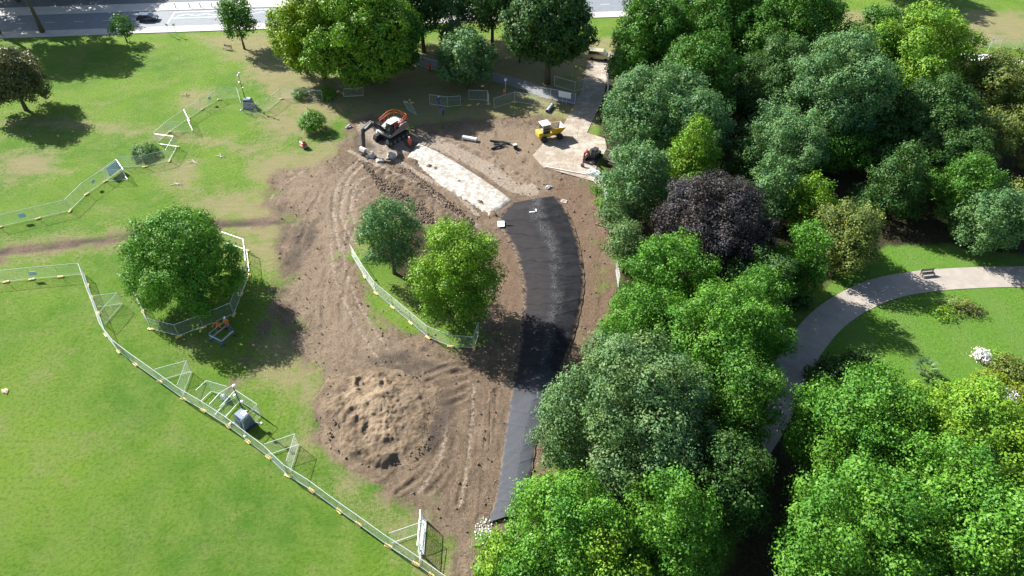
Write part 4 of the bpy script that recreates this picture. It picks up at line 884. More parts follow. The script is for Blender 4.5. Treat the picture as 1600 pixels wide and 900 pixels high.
excavator(E2, math.atan2(E2b.y - E2.y, E2b.x - E2.x), "small excavator with red boom and black cab on the haul road's end", .72, True)

def wheel(parent, c, r, w_, m_rim, n=18, name="wheel"):
    b = MB(); b.lathe([(r * .6, -w_ / 2), (r * .92, -w_ / 2), (r, -w_ * .3), (r, w_ * .3), (r * .92, w_ / 2), (r * .6, w_ / 2)], c, n, 'Y'); wh = b.build(name, M_RUBBER, parent, False)
    b = MB(); b.lathe([(.02, -w_ * .45), (r * .6, -w_ * .4), (r * .6, w_ * .4), (.02, w_ * .45)], c, n, 'Y'); b.build("rim", m_rim, wh); return wh
# ---- dumper
D0 = G(858, 216); D1 = G(880, 211)
root = thing("site_dumper", D0, math.atan2(D1.y - D0.y, D1.x - D0.x), "yellow site dumper with white roofed cab and pale lined skip", "dumper"); root.scale = (1.05, 1.05, 1.05)
b = MB(); b.box((-1.0, 0, .95), (1.9, 1.4, .7), bev=.08).box((.9, 0, .75), (1.6, .9, .3), bev=.04); b.build("chassis", M_YELLOW, root)
b = MB(); b.box((-1.75, 0, 1.25), (.7, 1.5, .8), bev=.1); b.build("engine_cover", M_YELLOW, root)
b = MB(); b.prism([(-1.45, 1.3), (-.15, 1.3), (-.05, 1.9), (-.25, 2.75), (-1.4, 2.75)], -.7, .7, bev=.05); cab = b.build("cab", M_GLASS, root)
b = MB()
for x in (-1.42, -.22):
    for y in (-.69, .69): b.tube([(x, y, 1.3), (x, y, 2.75)], .055, 6)
b.tube([(-1.42, -.69, 1.9), (-.1, -.69, 1.9)], .04, 6).tube([(-1.42, .69, 1.9), (-.1, .69, 1.9)], .04, 6); b.build("cab_frame", M_YELLOW, cab)
b = MB(); b.box((-.82, 0, 2.83), (1.5, 1.6, .14), bev=.06); b.build("roof", M_WHITEP, cab)
bm = bmesh.new(); outer = [[(.0, -1.0, 1.9), (2.35, -1.05, 1.95), (2.35, 1.05, 1.95), (.0, 1.0, 1.9)], [(.35, -.75, 1.0), (1.7, -.75, 1.0), (1.7, .75, 1.0), (.35, .75, 1.0)]]
inner = [[(.06, -.93, 1.9), (2.28, -.97, 1.95), (2.28, .97, 1.95), (.06, .93, 1.9)], [(.4, -.68, 1.12), (1.62, -.68, 1.12), (1.62, .68, 1.12), (.4, .68, 1.12)]]
vo = [[bm.verts.new((x, y, z + (.25 if i == 0 and x < .2 else 0))) for x, y, z in r_] for i, r_ in enumerate(outer)]; vi = [[bm.verts.new((x, y, z + (.25 if i == 0 and x < .2 else 0))) for x, y, z in r_] for i, r_ in enumerate(inner)]
for k in range(4):
    j = (k + 1) % 4; bm.faces.new((vo[0][k], vo[0][j], vo[1][j], vo[1][k])); bm.faces.new((vi[0][k], vi[1][k], vi[1][j], vi[0][j])); bm.faces.new((vo[0][k], vi[0][k], vi[0][j], vo[0][j]))
bm.faces.new(vo[1]); bm.faces.new(vi[1][::-1]); mm = MB(); mm.bm.free(); mm.bm = bm; sk = mm.build("skip", M_YELLOW, root)
b = MB(); S_ = mat("pale_skip_lining", (.52, .46, .38), .8, var=.25, vscale=3)
li = [[(x_ + (.02 if x_ < 1 else -.02), y_ * .975, z_ + .02) for x_, y_, z_ in r_] for r_ in inner]; vl = [[b.bm.verts.new((x_, y_, z_ + (.22 if ri == 0 and x_ < .2 else 0))) for x_, y_, z_ in r_] for ri, r_ in enumerate(li)]
for k in range(4): b.bm.faces.new((vl[0][k], vl[0][(k + 1) % 4], vl[1][(k + 1) % 4], vl[1][k]))
b.bm.faces.new(vl[1]); b.build("lining", S_, sk)
for x in (-1.25, 1.35):
    for s in (-1, 1): wheel(root, (x, s * .95, .52), .52, .42, M_YELLOW)
# ---- vans and cars
def car(name, loc, rz, label, cat, m_body, L_, W_, H_, prof, glassprof, hood=None, roof=None):
    root = thing(name, loc, rz, label, cat)
    b = MB(); b.prism(prof, -W_ / 2, W_ / 2, bev=.07); body = b.build("body", m_body, root)
    b = MB(); b.prism(glassprof, -W_ / 2 + .06, W_ / 2 - .06, bev=.04); gh = b.build("cabin", m_body, root)
    x0 = min(p[0] for p in glassprof); x1 = max(p[0] for p in glassprof); zt = max(p[1] for p in glassprof); zb = min(p[1] for p in glassprof)
    top = [p for p in glassprof if p[1] > zt - .02]; tx0 = min(p[0] for p in top); tx1 = max(p[0] for p in top)
    def lerp(a, c_, t): return a + (c_ - a) * t
    b = MB(); zz0 = lerp(zb, zt, .12); zz1 = lerp(zb, zt, .88)
    xl0 = lerp(x0, tx0, .12) + .1; xl1 = lerp(x0, tx0, .88) + .1; xr0 = lerp(x1, tx1, .12) - .1; xr1 = lerp(x1, tx1, .88) - .1; mx = (xl0 + xr0) / 2
    for s in (-1, 1):
        for (a0, a1, c0, c1) in ((xl0, xl1, mx - .04, mx - .04), (mx + .04, mx + .04, xr0, xr1)):
            b.prism([(a0, zz0), (c0, zz0), (c1, zz1), (a1, zz1)], s * (W_ / 2 - .06) - .008, s * (W_ / 2 - .06) + .01)
    b.build("side_window", M_GLASS, gh)
    b = MB()
    for (xa, za, xb, zb_, sg) in ((lerp(x1, tx1, .08), lerp(zb, zt, .08), lerp(x1, tx1, .94), lerp(zb, zt, .94), 1), (lerp(x0, tx0, .1), lerp(zb, zt, .3), lerp(x0, tx0, .9), lerp(zb, zt, .9), -1)):
        b.prism([(xa, za), (xb, zb_), (xb + sg * .025, zb_), (xa + sg * .025, za)], -W_ / 2 + .16, W_ / 2 - .16)
    b.build("windscreen", M_GLASS, gh)
    if roof: bb = MB(); bb.box(((tx0 + tx1) / 2, 0, zt + .012), (tx1 - tx0 - .15, W_ - .3, .03), bev=.012); bb.build("roof", roof, gh)
    for x in (-L_ * .3, L_ * .31):
        for s in (-1, 1): wheel(root, (x, s * (W_ / 2 - .1), .32), .32, .22, M_STEEL)
    for s in (-1, 1):
        b = MB(); b.box((L_ / 2 - .03, s * (W_ / 2 - .25), .68), (.1, .32, .15), bev=.03); b.build("headlight", M_WHITEP, root)
        b = MB(); b.box((-L_ / 2 + .03, s * (W_ / 2 - .2), .85), (.08, .16, .3), bev=.02); b.build("tail_light", M_RED, root)
        b = MB(); b.box((L_ * .2, s * (W_ / 2 + .08), 1.0), (.12, .18, .14), bev=.03); b.build("mirror", m_body, root)
    return root
M_CHAMP = mat("champagne_paint", (.50, .45, .27), .3, metal=.25, coat=.6); M_NAVY = mat("dark_blue_paint", (.035, .05, .075), .25, metal=.3, coat=.8)
car("parked_van", G(936, 92), R_(-14), "pale gold van with white roof parked on the haul road's top end", "van", M_CHAMP, 4.4, 1.8, 1.85,
    [(-2.2, .3), (2.15, .3), (2.2, .65), (2.1, .95), (1.3, 1.12), (-2.15, 1.12), (-2.2, .9)], [(-2.16, 1.1), (1.45, 1.1), (.75, 1.82), (-2.05, 1.85)], roof=M_WHITEP)
cr = G(232, 32)
car("car", (cr.x, cr.y, .03), math.atan2(rd.y, rd.x), "dark blue car driving on the road beyond the park", "car", M_NAVY, 4.3, 1.8, 1.45,
    [(-2.15, .28), (2.1, .28), (2.15, .6), (2.0, .82), (1.1, .95), (-1.9, .98), (-2.15, .85)], [(-1.95, .95), (1.25, .95), (.45, 1.45), (-1.3, 1.47)], roof=mat("car_roof_glass_reflection", (.25, .32, .38), .15, metal=.4))  # roof glass reflection is put into its pale blue-grey colour
# ---- red roller by the shrub
p = G(475, 230); root = thing("pedestrian_roller", p, R_(-50), "small red roller standing on the grass left below the bright bush", "roller")
b = MB()
for x in (-.45, .45): b.lathe([(.05, -.42), (.3, -.42), (.3, .42), (.05, .42)], (x, 0, .3), 16, 'Y')
b.build("drum", M_STEEL, root)
b = MB(); b.box((0, 0, .72), (1.1, .75, .5), bev=.08).box((0, 0, .45), (.9, .98, .12), bev=.03); b.build("body", M_RED, root)
b = MB(); b.tube([(-.6, -.3, .7), (-1.0, -.3, 1.3), (-1.0, .3, 1.3), (-.6, .3, .7)], .035, 6).box((.1, 0, 1.02), (.5, .5, .14), bev=.04); b.build("handle", M_DARK, root)

# ---- camera towers
M_CABIN = mat("blue_grey_cabin", (.075, .12, .18), .45, var=.12, vscale=3); M_LAMP = mat("camera_housing", (.80, .80, .78), .35)
def cam_tower(px, py, rz, h_, label):
    root = thing("camera_tower", G(px, py), rz, label, "camera tower")
    b = MB(); b.box((0, 0, .12), (2.0, 1.5, .22), bev=.04); b.build("base", M_DARK, root)
    b = MB(); b.box((0, 0, .95), (1.75, 1.35, 1.5), bev=.06, taper=(.72, .72)); cb = b.build("cabin", M_CABIN, root)
    b = MB(); b.box((0, -.665, .9), (.9, .03, .9), (R_(-7.2), 0, 0), bev=.01); b.build("door", M_CABIN, cb)
    b = MB(); b.box((.15, .2, 1.72), (.6, .45, .05), bev=.02); b.build("solar_panel", M_SIGN, cb)
    mx, my = -.55, .5
    b = MB(); b.tube([(mx, my, .2), (mx, my, 2.6)], .075, 8).tube([(mx, my, 2.6), (mx, my, 4.3)], .055, 8).tube([(mx, my, 4.3), (mx, my, h_)], .04, 8); b.build("mast", M_DARK, root)
    for k, (z, a) in enumerate([(h_, .3), (h_ - .45, 2.4), (h_ - 1.6, 4.0), (h_ - 2.8, 1.2)]):
        c_ = Vector((mx + .2 * math.cos(a), my + .2 * math.sin(a), z)); b = MB(); b.lathe([(.03, -.14), (.14, -.12), (.17, 0), (.15, .12), (.05, .17)], c_, 10).tube([(mx, my, z), tuple(c_)], .03, 5); b.build("camera_head", M_LAMP, root)
    for s in ((1, 1), (1, -1), (-1, 1), (-1, -1)):
        b = MB(); b.tube([(s[0] * .9, s[1] * .7, .2), (s[0] * 1.25, s[1] * 1.0, .12)], .04, 5).box((s[0] * 1.25, s[1] * 1.0, .06), (.25, .25, .08), bev=.02); b.build("outrigger", M_GALV, root)
cam_tower(390, 168, R_(0), 6.1, "camera tower on a blue grey cabin in the fenced corner at top left")
cam_tower(384, 662, R_(-38), 5.4, "camera tower on a blue grey cabin beside the long lawn fence")

# ================================================================== MATERIALS LYING ABOUT
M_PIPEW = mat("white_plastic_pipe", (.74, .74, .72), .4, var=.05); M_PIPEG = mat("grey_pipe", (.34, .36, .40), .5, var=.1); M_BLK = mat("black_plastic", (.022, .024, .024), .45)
def pipe(px, py, ang, L_, r, m, label, n=20):
    root = thing("pipe", G(px, py), ang, label, "pipe"); b = MB(); rings = [(r, -L_ / 2), (r, L_ / 2), (r * .88, L_ / 2), (r * .88, -L_ / 2)]
    bm_ = b.bm; R4 = []
    for rr, x in rings: R4.append([bm_.verts.new((x, rr * math.cos(t), r + rr * math.sin(t))) for t in [2 * math.pi * k / n for k in range(n)]])
    for i in range(4):
        a, c_ = R4[i], R4[(i + 1) % 4]
        for k in range(n): bm_.faces.new((a[k], a[(k + 1) % n], c_[(k + 1) % n], c_[k]))
    b.build("pipe_wall", m, root)
    b = MB(); b.lathe([(r * 1.0, L_ / 2 - .18), (r * 1.08, L_ / 2 - .16), (r * 1.08, L_ / 2 + .0), (r * 1.0, L_ / 2 + .01)], (0, 0, r), n, 'X'); b.build("collar", m, root); return root
pipe(734, 219, R_(-20), 2.5, .33, M_PIPEW, "white pipe lying alone on the bare earth left of the black pipes")
pipe(859, 171, R_(66), 2.6, .30, M_PIPEG, "grey pipe lying on the grass above the dumper")
for k, (px, py, a, L_, lab) in enumerate([(774, 222, -15, 1.8, "black pipe at the left of the heap right of the white pipe"), (781, 227, -8, 2.0, "black pipe in the middle of the heap right of the white pipe"), (776, 231, 35, 1.9, "black pipe lying askew at the front of the heap"), (790, 224, -22, 1.5, "short black pipe at the right of the heap")]):
    pipe(px, py, R_(a), L_, .17, M_BLK, lab, 14)
b_ = thing("crate", G(805, 231), R_(15), "small black crate with white lid beside the black pipes", "crate")
b = MB(); b.box((0, 0, .3), (.6, .8, .6), bev=.04); b.build("box", M_BLK, b_); b = MB(); b.box((-.05, 0, .63), (.62, .45, .05), bev=.01); b.build("lid", M_PIPEW, b_)
# board on a stand on the sheet (white square seen from above with its shade)
root = thing("survey_board", G(783, 353) + Vector((0, 0, .25)), R_(2), "white square board lying on the black sheet's left corner", "board")
b = MB(); b.box((0, 0, .12), (.95, 1.15, .06), (R_(6), 0, 0), bev=.01); b.build("board", M_PIPEW, root); b = MB(); b.box((0, 0, .04), (.9, .12, .08), bev=.01); b.build("batten", M_GALV, root)
def litter(name, px, py, a, parts_, m, label, cat, z=0):
    root = thing(name, G(px, py) + Vector((0, 0, z)), R_(a), label, cat)
    for nm, c_, s_ in parts_: b = MB(); b.box(c_, s_, bev=.015); b.build(nm, m, root)
litter("shadow_bar", 800, 355, -6, [("bar", (0, 0, .05), (1.7, .14, .1))], M_BLK, "black bar standing in for the shadow beside the white square board on the sheet", "bar", .30)  # solid dark bar in place of the shadow strip at the board
litter("bent_strip", 835, 338, 8, [("strip", (-.35, 0, .05), (.75, .2, .1)), ("strip", (.25, .22, .12), (.2, .6, .1))], M_PIPEW, "white bent strip lying on the top of the black sheet", "strip", .75)
def lumpy(name, px, py, s, m, label, cat, seed, z=0):
    bm_ = bmesh.new(); bmesh.ops.create_icosphere(bm_, subdivisions=3, radius=1); rg = np.random.default_rng(seed); ph = rg.uniform(0, 6, 6)
    for v in bm_.verts:
        k = 1 + .18 * math.sin(v.co.x * 4 + ph[0]) + .15 * math.sin(v.co.y * 5 + ph[1]) + .12 * math.sin(v.co.z * 7 + v.co.x * 5 + ph[2]); v.co *= k
        v.co = Vector((v.co.x * s[0], v.co.y * s[1], (v.co.z + .75) * s[2]))
    me = bpy.data.meshes.new(name); bm_.to_mesh(me); bm_.free(); me.materials.append(m); o = bpy.data.objects.new(name, me); COL.objects.link(o); o.location = G(px, py) + Vector((0, 0, z)); o.rotation_euler = (0, 0, ph[3])
    return tag(o, label, cat)
M_STONE = mat("pale_stone", (.46, .43, .38), .85, var=.2, vscale=4, bump=.4)
M_BAGW = mat("white_woven_bag", (.70, .68, .68), .7, var=.1, bump=.3); M_BAGP = mat("pinkish_bag", (.62, .50, .48), .7, var=.1)
lumpy("rubble_bag", 857, 294, (.5, .3, .22), M_BAGW, "crumpled white sack lying above the black sheet's top edge", "sack", 3)
litter("pallet", 881, 315, -20, [("slat", (0, -.3, .06), (.9, .12, .08)), ("slat", (0, 0, .06), (.9, .12, .08)), ("slat", (0, .3, .06), (.9, .12, .08)), ("bearer", (-.38, 0, .015), (.1, .8, .05)), ("bearer", (.38, 0, .015), (.1, .8, .05))], M_BAGP, "broken pinkish pallet by the black sheet's upper right corner", "pallet")
for k, (px, py, s, lab) in enumerate([(545, 199, .5, "pale boulder on the rough ground left of the excavator"), (580, 245, .75, "rounded boulder under the excavator's bucket"), (612, 246, .85, "largest boulder between excavator and white stone strip"), (608, 220, .42, "white boulder close in front of the excavator's tracks"),
                                      (592, 208, .55, "white boulder under the excavator's boom"), (594, 253, .6, "low boulder below the excavator's bucket")]):
    lumpy("boulder", px, py, (s, s * .8, s * .6), M_STONE if k not in (3, 4) else M_BAGW, lab, "boulder", 10 + k, -.1)
M_WOOD = mat("weathered_timber", (.24, .18, .13), .85, var=.3, vscale=6)
litter("timber_beam", 942, 354, -28, [("beam", (0, 0, .08), (2.4, .14, .14))], M_WOOD, "timber beam lying on bare earth near the wood's edge", "beam")
litter("timber_beam", 884, 268, -19, [("beam", (0, 0, .14), (6.5, .16, .2))], M_BAGP, "long pale timber along the lower edge of the haul road", "beam")
M_TARP = mat("pale_green_tarp", (.50, .60, .54), .55, var=.2, vscale=2)
lumpy("tarpaulin_bundle", 927, 272, (.9, .7, .45), M_TARP, "pale green tarpaulin bundle at the haul road's lower right end", "tarpaulin", 31)
lumpy("tarpaulin_bundle", 352, 624, (.35, .3, .5), M_BAGW, "white bundle on the trodden trail beside the lawn tower enclosure", "bundle", 33)
lumpy("boulder", 8, 612, (.55, .25, .12), mat("sandy_stone", (.50, .38, .25), .9, var=.2), "flat sandy stone on the lawn at the left edge", "boulder", 35)
for k, (px, py, lab) in enumerate([(304, 254, "pale leafless twig lying on the grass right of the fenced bush"), (345, 245, "smaller pale twig lying right of the other twig"), (278, 288, "pale branch lying on the grass above the dense left tree"), (290, 150, "dark branch on the dry grass right of the slanting fence")]):
    rg = random.Random(k); b = MB(); m_ = M_WOOD if k == 3 else mat("bleached_twig", (.5, .45, .38), .8)
    for j in range(7): a = rg.uniform(-.9, .9) + (3.14 if j % 3 == 0 else 0); L_ = rg.uniform(.5, 1.2); b.tube([(0, 0, .06), (math.cos(a) * L_ * .5, math.sin(a) * L_ * .5, .12), (math.cos(a) * L_, math.sin(a) * L_, .05)], [.06, .045, .02], 5)
    o = b.build("fallen_branch", m_); o.location = G(px, py); o.rotation_euler = (0, 0, -.5); tag(o, lab, "branch")
# benches
def bench(px, py, rz, label, m=M_WOOD):
    root = thing("park_bench", G(px, py), rz, label, "bench")
    b = MB(); [b.box((0, y, .45), (1.8, .11, .04), bev=.01) for y in (-.2, -.06, .08, .22)]; b.build("seat", m, root)
    b = MB(); [b.box((0, .3, z), (1.8, .04, .1), bev=.01) for z in (.62, .76, .9)]; b.build("backrest", m, root)
    for x in (-.8, .8):
        for y in (-.2, .28): b = MB(); b.box((x, y, .24 if y < 0 else .46), (.07, .07, .46 if y < 0 else .92), bev=.01); b.build("leg", M_DARK, root)
bench(1448, 431, R_(8), "dark park bench at the upper edge of the gravel path", mat("dark_bench_wood", (.08, .075, .07), .7))
bench(356, 78, R_(-20), "brown park bench on dry grass left of the slim roadside tree")
# survey / manhole barriers beside the dense left tree
M_BARB = mat("barrier_blue", (.10, .22, .42), .5, var=.1); M_BARW = mat("barrier_white", (.55, .62, .72), .5); M_BARR = mat("barrier_red", (.22, .07, .07), .5)
def barrier(a, c, lab, m, top):
    p = G(*a); q_ = G(*c); d = q_ - p; L_ = d.length; root = thing("pedestrian_barrier", p, math.atan2(d.y, d.x), lab, "barrier", "barriers round the hole beside the dense left tree")
    b = MB(); b.tube([(0, 0, .05), (0, 0, 1.05), (L_, 0, 1.05), (L_, 0, .05)], .03, 6).tube([(0, 0, .3), (L_, 0, .3)], .025, 5); b.build("frame", m, root)
    b = MB(); b.box((L_ / 2, 0, .82 if top else .3), (L_ * .94, .03, .2), bev=.008); b.build("board", M_BARW if top else m, root)
    for x in (.1, L_ - .1): b = MB(); b.box((x, 0, .03), (.08, .6, .05), bev=.01); b.build("foot", M_RUBBER, root)
barrier((330, 531), (349, 541), "front left barrier of the ring, white board on blue frame", M_BARB, True)
barrier((349, 541), (368, 524), "front right barrier of the ring, white board and red frame", M_BARR, True)
barrier((368, 524), (354, 512), "rear right barrier of the ring beside the orange clad workers", M_BARB, False)
barrier((354, 512), (330, 531), "rear left barrier of the ring with thin grey rails", M_GALV, False)
# sign post, bollards, small road sign
def post_sign(px, py, h_, label):
    root = thing("sign_post", G(px, py), R_(10), label, "sign post"); b = MB(); b.tube([(0, 0, 0), (0, 0, h_)], .05, 6); b.build("post", M_GALV, root); b = MB(); b.box((0, -.05, h_ - .25), (.5, .03, .5), bev=.01); b.build("plate", M_SIGN, root)
post_sign(266, 56, 2.6, "left of two low sign posts at the pavement edge below the car"); post_sign(277, 56, 2.6, "right of two low sign posts at the pavement edge below the car")
post_sign(790, 145, 2.8, "blue and white sign post beside the orange marker on the shaded path"); post_sign(508, 30, 3.0, "sign post on the pavement right of the slim roadside tree"); post_sign(1343 + 195, 90, 4.0, "pale blue pole sign by the pale stone path")
proto = None
for k, px in enumerate([275, 297, 314, 332, 392]):
    p = G(px, 13 - k * .3)
    if proto is None: b = MB(); b.lathe([(.09, 0), (.09, .85), (.11, .88), (.11, .95), (.05, 1.0)], n=10); proto = b.build("bollard", M_DARK); o = proto
    else: o = proto.copy(); COL.objects.link(o)
    o.location = (p.x, p.y, .12); tag(o, f"{ORD[k]} black bollard from the left on the far pavement", "bollard", "bollards on the far pavement")
root = thing("marker_post", G(788, 147), 0, "orange marker cylinder standing on the shaded path by the sign", "marker"); b = MB(); b.lathe([(.22, 0), (.22, .06), (.15, .08), (.13, 1.0), (.05, 1.05)], n=12); b.build("post", mat("orange_plastic", (.65, .22, .04), .5), root); b = MB(); b.lathe([(.145, .6), (.15, .62), (.145, .8), (.14, .82)], n=12); b.build("band", M_BARW, root)

# ================================================================== PEOPLE
def skin_mesh(name, V, E_, Rr, m, parent, root_i=0, sub=1):
    me = bpy.data.meshes.new(name); me.from_pydata([tuple(v) for v in V], E_, []); o = bpy.data.objects.new(name, me); COL.objects.link(o)
    md = o.modifiers.new("skin", 'SKIN'); md.use_smooth_shade = True
    for i, r in enumerate(Rr): me.skin_vertices[0].data[i].radius = (r, r) if not isinstance(r, tuple) else r
    me.skin_vertices[0].data[root_i].use_root = True
    s = o.modifiers.new("sub", 'SUBSURF'); s.levels = sub; s.render_levels = sub
    dg = bpy.context.evaluated_depsgraph_get(); m2 = bpy.data.meshes.new_from_object(o.evaluated_get(dg)); m2.materials.clear(); m2.materials.append(m)
    nm = o.name; bpy.data.objects.remove(o); o2 = bpy.data.objects.new(name, m2); COL.objects.link(o2); o2.parent = parent; return o2
M_SKIN = mat("skin", (.45, .28, .20), .6); M_HAT = mat("white_helmet", (.80, .80, .80), .35); M_HIVIS = mat("orange_red_hivis", (.90, .12, .04), .6); M_HIVIS2 = mat("orange_hivis", (.95, .22, .03), .6)
M_NAVYC = mat("navy_cloth", (.05, .07, .16), .8); M_PURP = mat("blue_violet_cloth", (.20, .18, .55), .8); M_TAPE = mat("reflective_tape", (.7, .7, .68), .4)
def person(px, py, rz, label, top, legs, pose='stand', hat=True, z=0.0):
    root = thing("person", G(px, py) + Vector((0, 0, z)), rz, label, "person")
    lean = {'stand': 0.06, 'bend': .75, 'walk': .1}[pose]; st = .28 if pose == 'walk' else .03
    pel = Vector((0, 0, .95)); up = Vector((math.sin(lean), 0, math.cos(lean)))
    chest = pel + up * .38; neck = pel + up * .56; head = neck + (up * .5 + Vector((.2 if pose == 'bend' else 0.02, 0, .5))).normalized() * .17
    V = [pel, pel + up * .2, chest, neck, neck + (head - neck) * .5, head, head + (head - neck).normalized() * .08]; Rr = [(.15, .12), (.145, .11), (.17, .12), .065, .06, .10, .085]; E_ = [(0, 1), (1, 2), (2, 3), (3, 4), (4, 5), (5, 6)]
    def add(p, r, par): V.append(Vector(p)); Rr.append(r); E_.append((par, len(V) - 1)); return len(V) - 1
    arms = {}
    for s in (-1, 1):
        sh = add(neck - up * .06 + Vector((0, s * .20, 0)), .062, 3); fw = .30 if pose != 'stand' else .10
        el = add(V[sh] + Vector((fw * .3, s * .06, -.28)), .048, sh); wr = add(V[el] + Vector((fw, 0, -.22)), .034, el); pa = add(V[wr] + Vector((.03, 0, -.08)), .036, wr); arms[s] = (sh, el, wr)
        for f_ in range(4): k1 = add(V[pa] + Vector((-.02 + .017 * f_, s * .004, -.045 - .006 * (f_ in (1, 2)))), .009, pa); add(V[k1] + Vector((.004, -s * .012, -.032)), .008, k1)
        t1 = add(V[wr] + Vector((.055, 0, -.05)), .010, wr); add(V[t1] + Vector((.012, -s * .01, -.03)), .009, t1)
    legsI = {}
    for s in (-1, 1):
        hp_ = add((0, s * .10, .90), .095, 0); kn = add((s * st * .5 + .03, s * .11, .50), .062, hp_); an = add((s * st - .01, s * .12, .09), .045, kn); add((s * st + .15, s * .13, .04), .038, an); legsI[s] = (hp_, kn, an)
    body = skin_mesh("body", V, E_, Rr, M_SKIN, root)
    # clothes follow the same limbs, a little wider
    J = [pel, pel + up * .2, chest, neck - up * .03]; JR = [(.18, .145), (.175, .14), (.20, .15), .10]; JE = [(0, 1), (1, 2), (2, 3)]
    for s in (-1, 1):
        sh, el, wr = arms[s]; i0 = len(J); J += [V[sh], V[el], V[wr] + (V[el] - V[wr]) * .1]; JR += [.085, .07, .055]; JE += [(3, i0), (i0, i0 + 1), (i0 + 1, i0 + 2)]
    jk = skin_mesh("jacket", J, JE, JR, top, root)
    T = [Vector((0, 0, .98)), Vector((0, 0, .92))]; TR = [(.165, .14), (.165, .14)]; TE = [(0, 1)]
    for s in (-1, 1):
        h_, k_, a_ = legsI[s]; i0 = len(T); T += [V[h_] + Vector((0, 0, -.06)), V[k_], V[a_] + Vector((0, 0, .03))]; TR += [.112, .085, .07]; TE += [(1, i0), (i0, i0 + 1), (i0 + 1, i0 + 2)]
    skin_mesh("trousers", T, TE, TR, legs, root)
    for s in (-1, 1): b = MB(); a_ = V[legsI[s][2]]; b.box((a_.x + .06, a_.y, .05), (.29, .11, .1), bev=.03); b.build("boot", M_DARK, root)
    b = MB(); hd = V[5]; b.lathe([(.135, .0), (.14, .02), (.13, .07), (.10, .12), (.03, .15)] if hat else [(.105, -.02), (.115, .04), (.10, .10), (.02, .125)], hd + Vector((0, 0, .03)), 14)
    if hat: b.box((hd.x + .13, hd.y, hd.z + .035), (.1, .18, .015), bev=.005)
    b.build("helmet" if hat else "hair", M_HAT if hat else M_DARK, root)
    b = MB()
    for s in (-1, 1): b.box((hd.x + .097, hd.y + s * .035, hd.z + .01), (.012, .022, .012))
    b.box((hd.x + .112, hd.y, hd.z - .02), (.03, .022, .035), bev=.006).box((hd.x + .098, hd.y, hd.z - .055), (.01, .05, .01)); b.build("face", M_SKIN, body)
person(641, 229, R_(-70), "person in red hi-vis suit and white helmet beside the large excavator", M_HIVIS, M_HIVIS, 'stand')
person(345, 513, R_(-120), "person in orange hi-vis without helmet bending at the barrier ring", M_HIVIS2, M_HIVIS2, 'bend', hat=False)
person(357, 512, R_(-80), "person in orange hi-vis and white helmet at the barrier ring", M_HIVIS2, M_HIVIS2, 'stand')
person(672, 111, R_(-100), "person in red hi-vis walking along the shaded park path", M_HIVIS, M_NAVYC, 'walk', hat=False)
person(686, 165, R_(-60), "person in dark clothes and white helmet in the shade by the fence panels", M_NAVYC, M_NAVYC, 'stand')
person(693, 180, R_(-140), "person in blue violet top bending in the shade by the fence panels", M_PURP, M_NAVYC, 'bend', hat=False)
person(855, 212, R_(20), "person in dark clothes seated inside the dumper's cab", M_NAVYC, M_NAVYC, 'stand', z=.55) if False else None

# ================================================================== SHRUBS AND BEDS
def shrub(name, px, py, r, h_, kind, label, seed, cat="shrub", n=12, leaf=.2, zc=None, dens=5, tuft=.28, sq=.9):
    root = thing(name, G(px, py), 0, label, cat); rg = np.random.default_rng(seed); bl = []
    for i in range(n): a = i * 2.4; f_ = math.sqrt((i + .3) / n); bl.append((math.cos(a) * f_ * r * .68, math.sin(a) * f_ * r * .68, h_ * (.62 - .30 * f_) * rg.uniform(.85, 1.1), min(h_ * .42, r * .42)))
    foliage("leaves", bl, LM[kind], root, leaf, dens, 9, tuft, .03, 0, seed, sq=sq)
    b = MB()
    for x, y, z, _ in bl[:7]: b.tube([(x * .1, y * .1, -.05), (x * .5, y * .5, z * .5), (x * .9, y * .9, z)], [.05, .03, .012], 5)
    b.build("stem", M_BARK, root); return root
shrub("round_bush", 491, 203, 2.3, 4.4, 'vivid', "bright green bush with fine shoots left of the excavator", 1, n=16)
shrub("spreading_bush", 228, 243, 2.6, 1.8, 'grey', "low grey green bush fenced in at upper left", 2)
shrub("low_shrub", 470, 152, 1.6, 2.0, 'mid', "low green bush at the foot of the dark upright shrub", 3)
shrub("low_shrub", 512, 152, 1.7, 1.8, 'vivid', "low bright bush left of the loose panel in the shade", 4)
for k, (px, py, r, h_, kd, lab) in enumerate([(1470, 492, 1.7, 1.2, 'lime', "left clump of the thin leafy bed on the round lawn"), (1497, 482, 1.9, 1.5, 'olive', "middle clump of the thin leafy bed on the round lawn"), (1520, 488, 1.5, 1.1, 'brown', "right clump of the thin leafy bed on the round lawn"),
    (1545, 600, 2.0, 1.7, 'gold', "yellow flowering shrub left in the flower bed at right"), (1575, 582, 2.0, 2.2, 'olive', "olive shrub in the middle of the flower bed at right"), (1598, 622, 1.8, 1.6, 'gold', "yellow shrub right in the flower bed by the right edge"),
    (1531, 560, 1.0, 1.5, 'white', "white flowering shrub at the flower bed's upper left"), (1570, 618, 1.3, 1.0, 'white', "white flowering shrub at the flower bed's lower edge"), (1562, 567, 1.4, 1.5, 'lime', "light green shrub behind the yellow ones in the flower bed"),
    (932, 300, 1.4, .9, 'vivid', "bright weeds at the wood's edge right of the bare earth"), (938, 318, 1.2, .8, 'lime', "lower patch of bright weeds at the wood's edge")]):
    shrub("garden_shrub", px, py, r, h_, kd, lab, 20 + k, n=11, leaf=.17, dens=3.2 if k < 3 else 5)
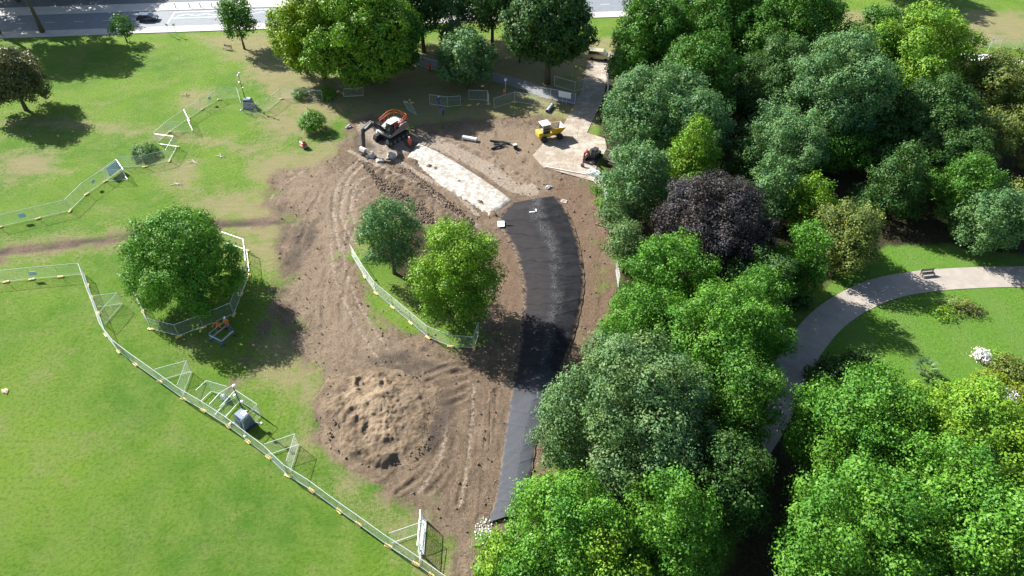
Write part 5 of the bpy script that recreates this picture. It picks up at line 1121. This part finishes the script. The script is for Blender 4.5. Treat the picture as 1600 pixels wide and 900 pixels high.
for k, (px, py, r, h_, kd, lab) in enumerate([(1300, 600, 3.4, 2.6, 'dark', "dark shrub in the shade at the lawn's left end"), (1345, 575, 2.6, 1.8, 'dark', "dark shrub in the shade right of the other one at the lawn's left end"), (1240, 470, 2.5, 2.0, 'dark', "dark shrub below the bright tree along the path"), (1180, 560, 2.6, 2.0, 'dark', "dark shrub in the shade at the path's left edge")]):
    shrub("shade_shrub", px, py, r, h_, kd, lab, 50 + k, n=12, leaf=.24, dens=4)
# palm like tuft above the lower trees
root = thing("fan_palm", G(1440, 585), 0, "pale green fan palm standing above the tree tops by the lawn", "palm")
b = MB(); b.tube([(0, 0, -.1), (.05, 0, .5), (0, 0, .9)], [.2, .16, .14], 8); b.build("trunk", M_BARK, root, True)
co = []; q = []
for i in range(26):
    a = i * 2.4; e = .1 + .9 * (i / 26); L_ = 1.5; d = Vector((math.cos(a) * math.cos(e), math.sin(a) * math.cos(e), math.sin(e))); s_ = Vector((-math.sin(a), math.cos(a), 0)); c0 = Vector((0, 0, .9)) + d * L_ * .5
    for j in range(9):
        t_ = (j - 4) / 4 * .9; dd = (d * math.cos(t_) + s_ * math.sin(t_)); tip = c0 + dd * .85 - Vector((0, 0, .15)); wv = dd.cross(Vector((0, 0, 1))).normalized() * .05; n0 = len(co)
        co += [tuple(c0 - wv), tuple(c0 + wv), tuple(tip + wv * .2), tuple(tip - wv * .2)]; q.append((n0, n0 + 1, n0 + 2, n0 + 3))
raw_mesh("fronds", np.array(co), np.array(q), LM['dull'], root, None, False, {"tint": RNG.random(len(q)), "clump": RNG.random(len(q)) * .5})
# trees just outside the picture whose shade falls into it
def shade_from(px, py, z, R, kind, label, n=20):
    s = G(px, py); k = z / math.tan(SUN_EL); h = z + .9 * R; tree_at("shade_tree", s.x + SX * k, s.y + SY * k, R, h, kind, label, n, (z - .9 * R) / h)
shade_from(150, 92, 15.5, 7.0, 'mid', "tall roadside tree above the top left corner, its trunk on the near pavement")
shade_from(80, 96, 16, 7.0, 'mid', "tall roadside tree outside the left edge shading the grass beside the brown tree")
shade_from(60, 36, 16, 8, 'dark', "tree outside the left edge shading the road"); shade_from(165, 34, 16, 6.5, 'dark', "tree beyond the top edge shading the road left of the car")
shade_from(110, 40, 17, 6.5, 'dark', "tree beyond the top left corner shading the middle of the road")
shade_from(1470, 10, 9, 7.5, 'mid', "tree beyond the top edge shading the dry field")
shade_from(180, -6, 10, 9, 'dark', "tree beyond the top edge shading the forecourt")
shade_from(60, -6, 10, 9, 'dark', "tree beyond the top left corner shading the forecourt")
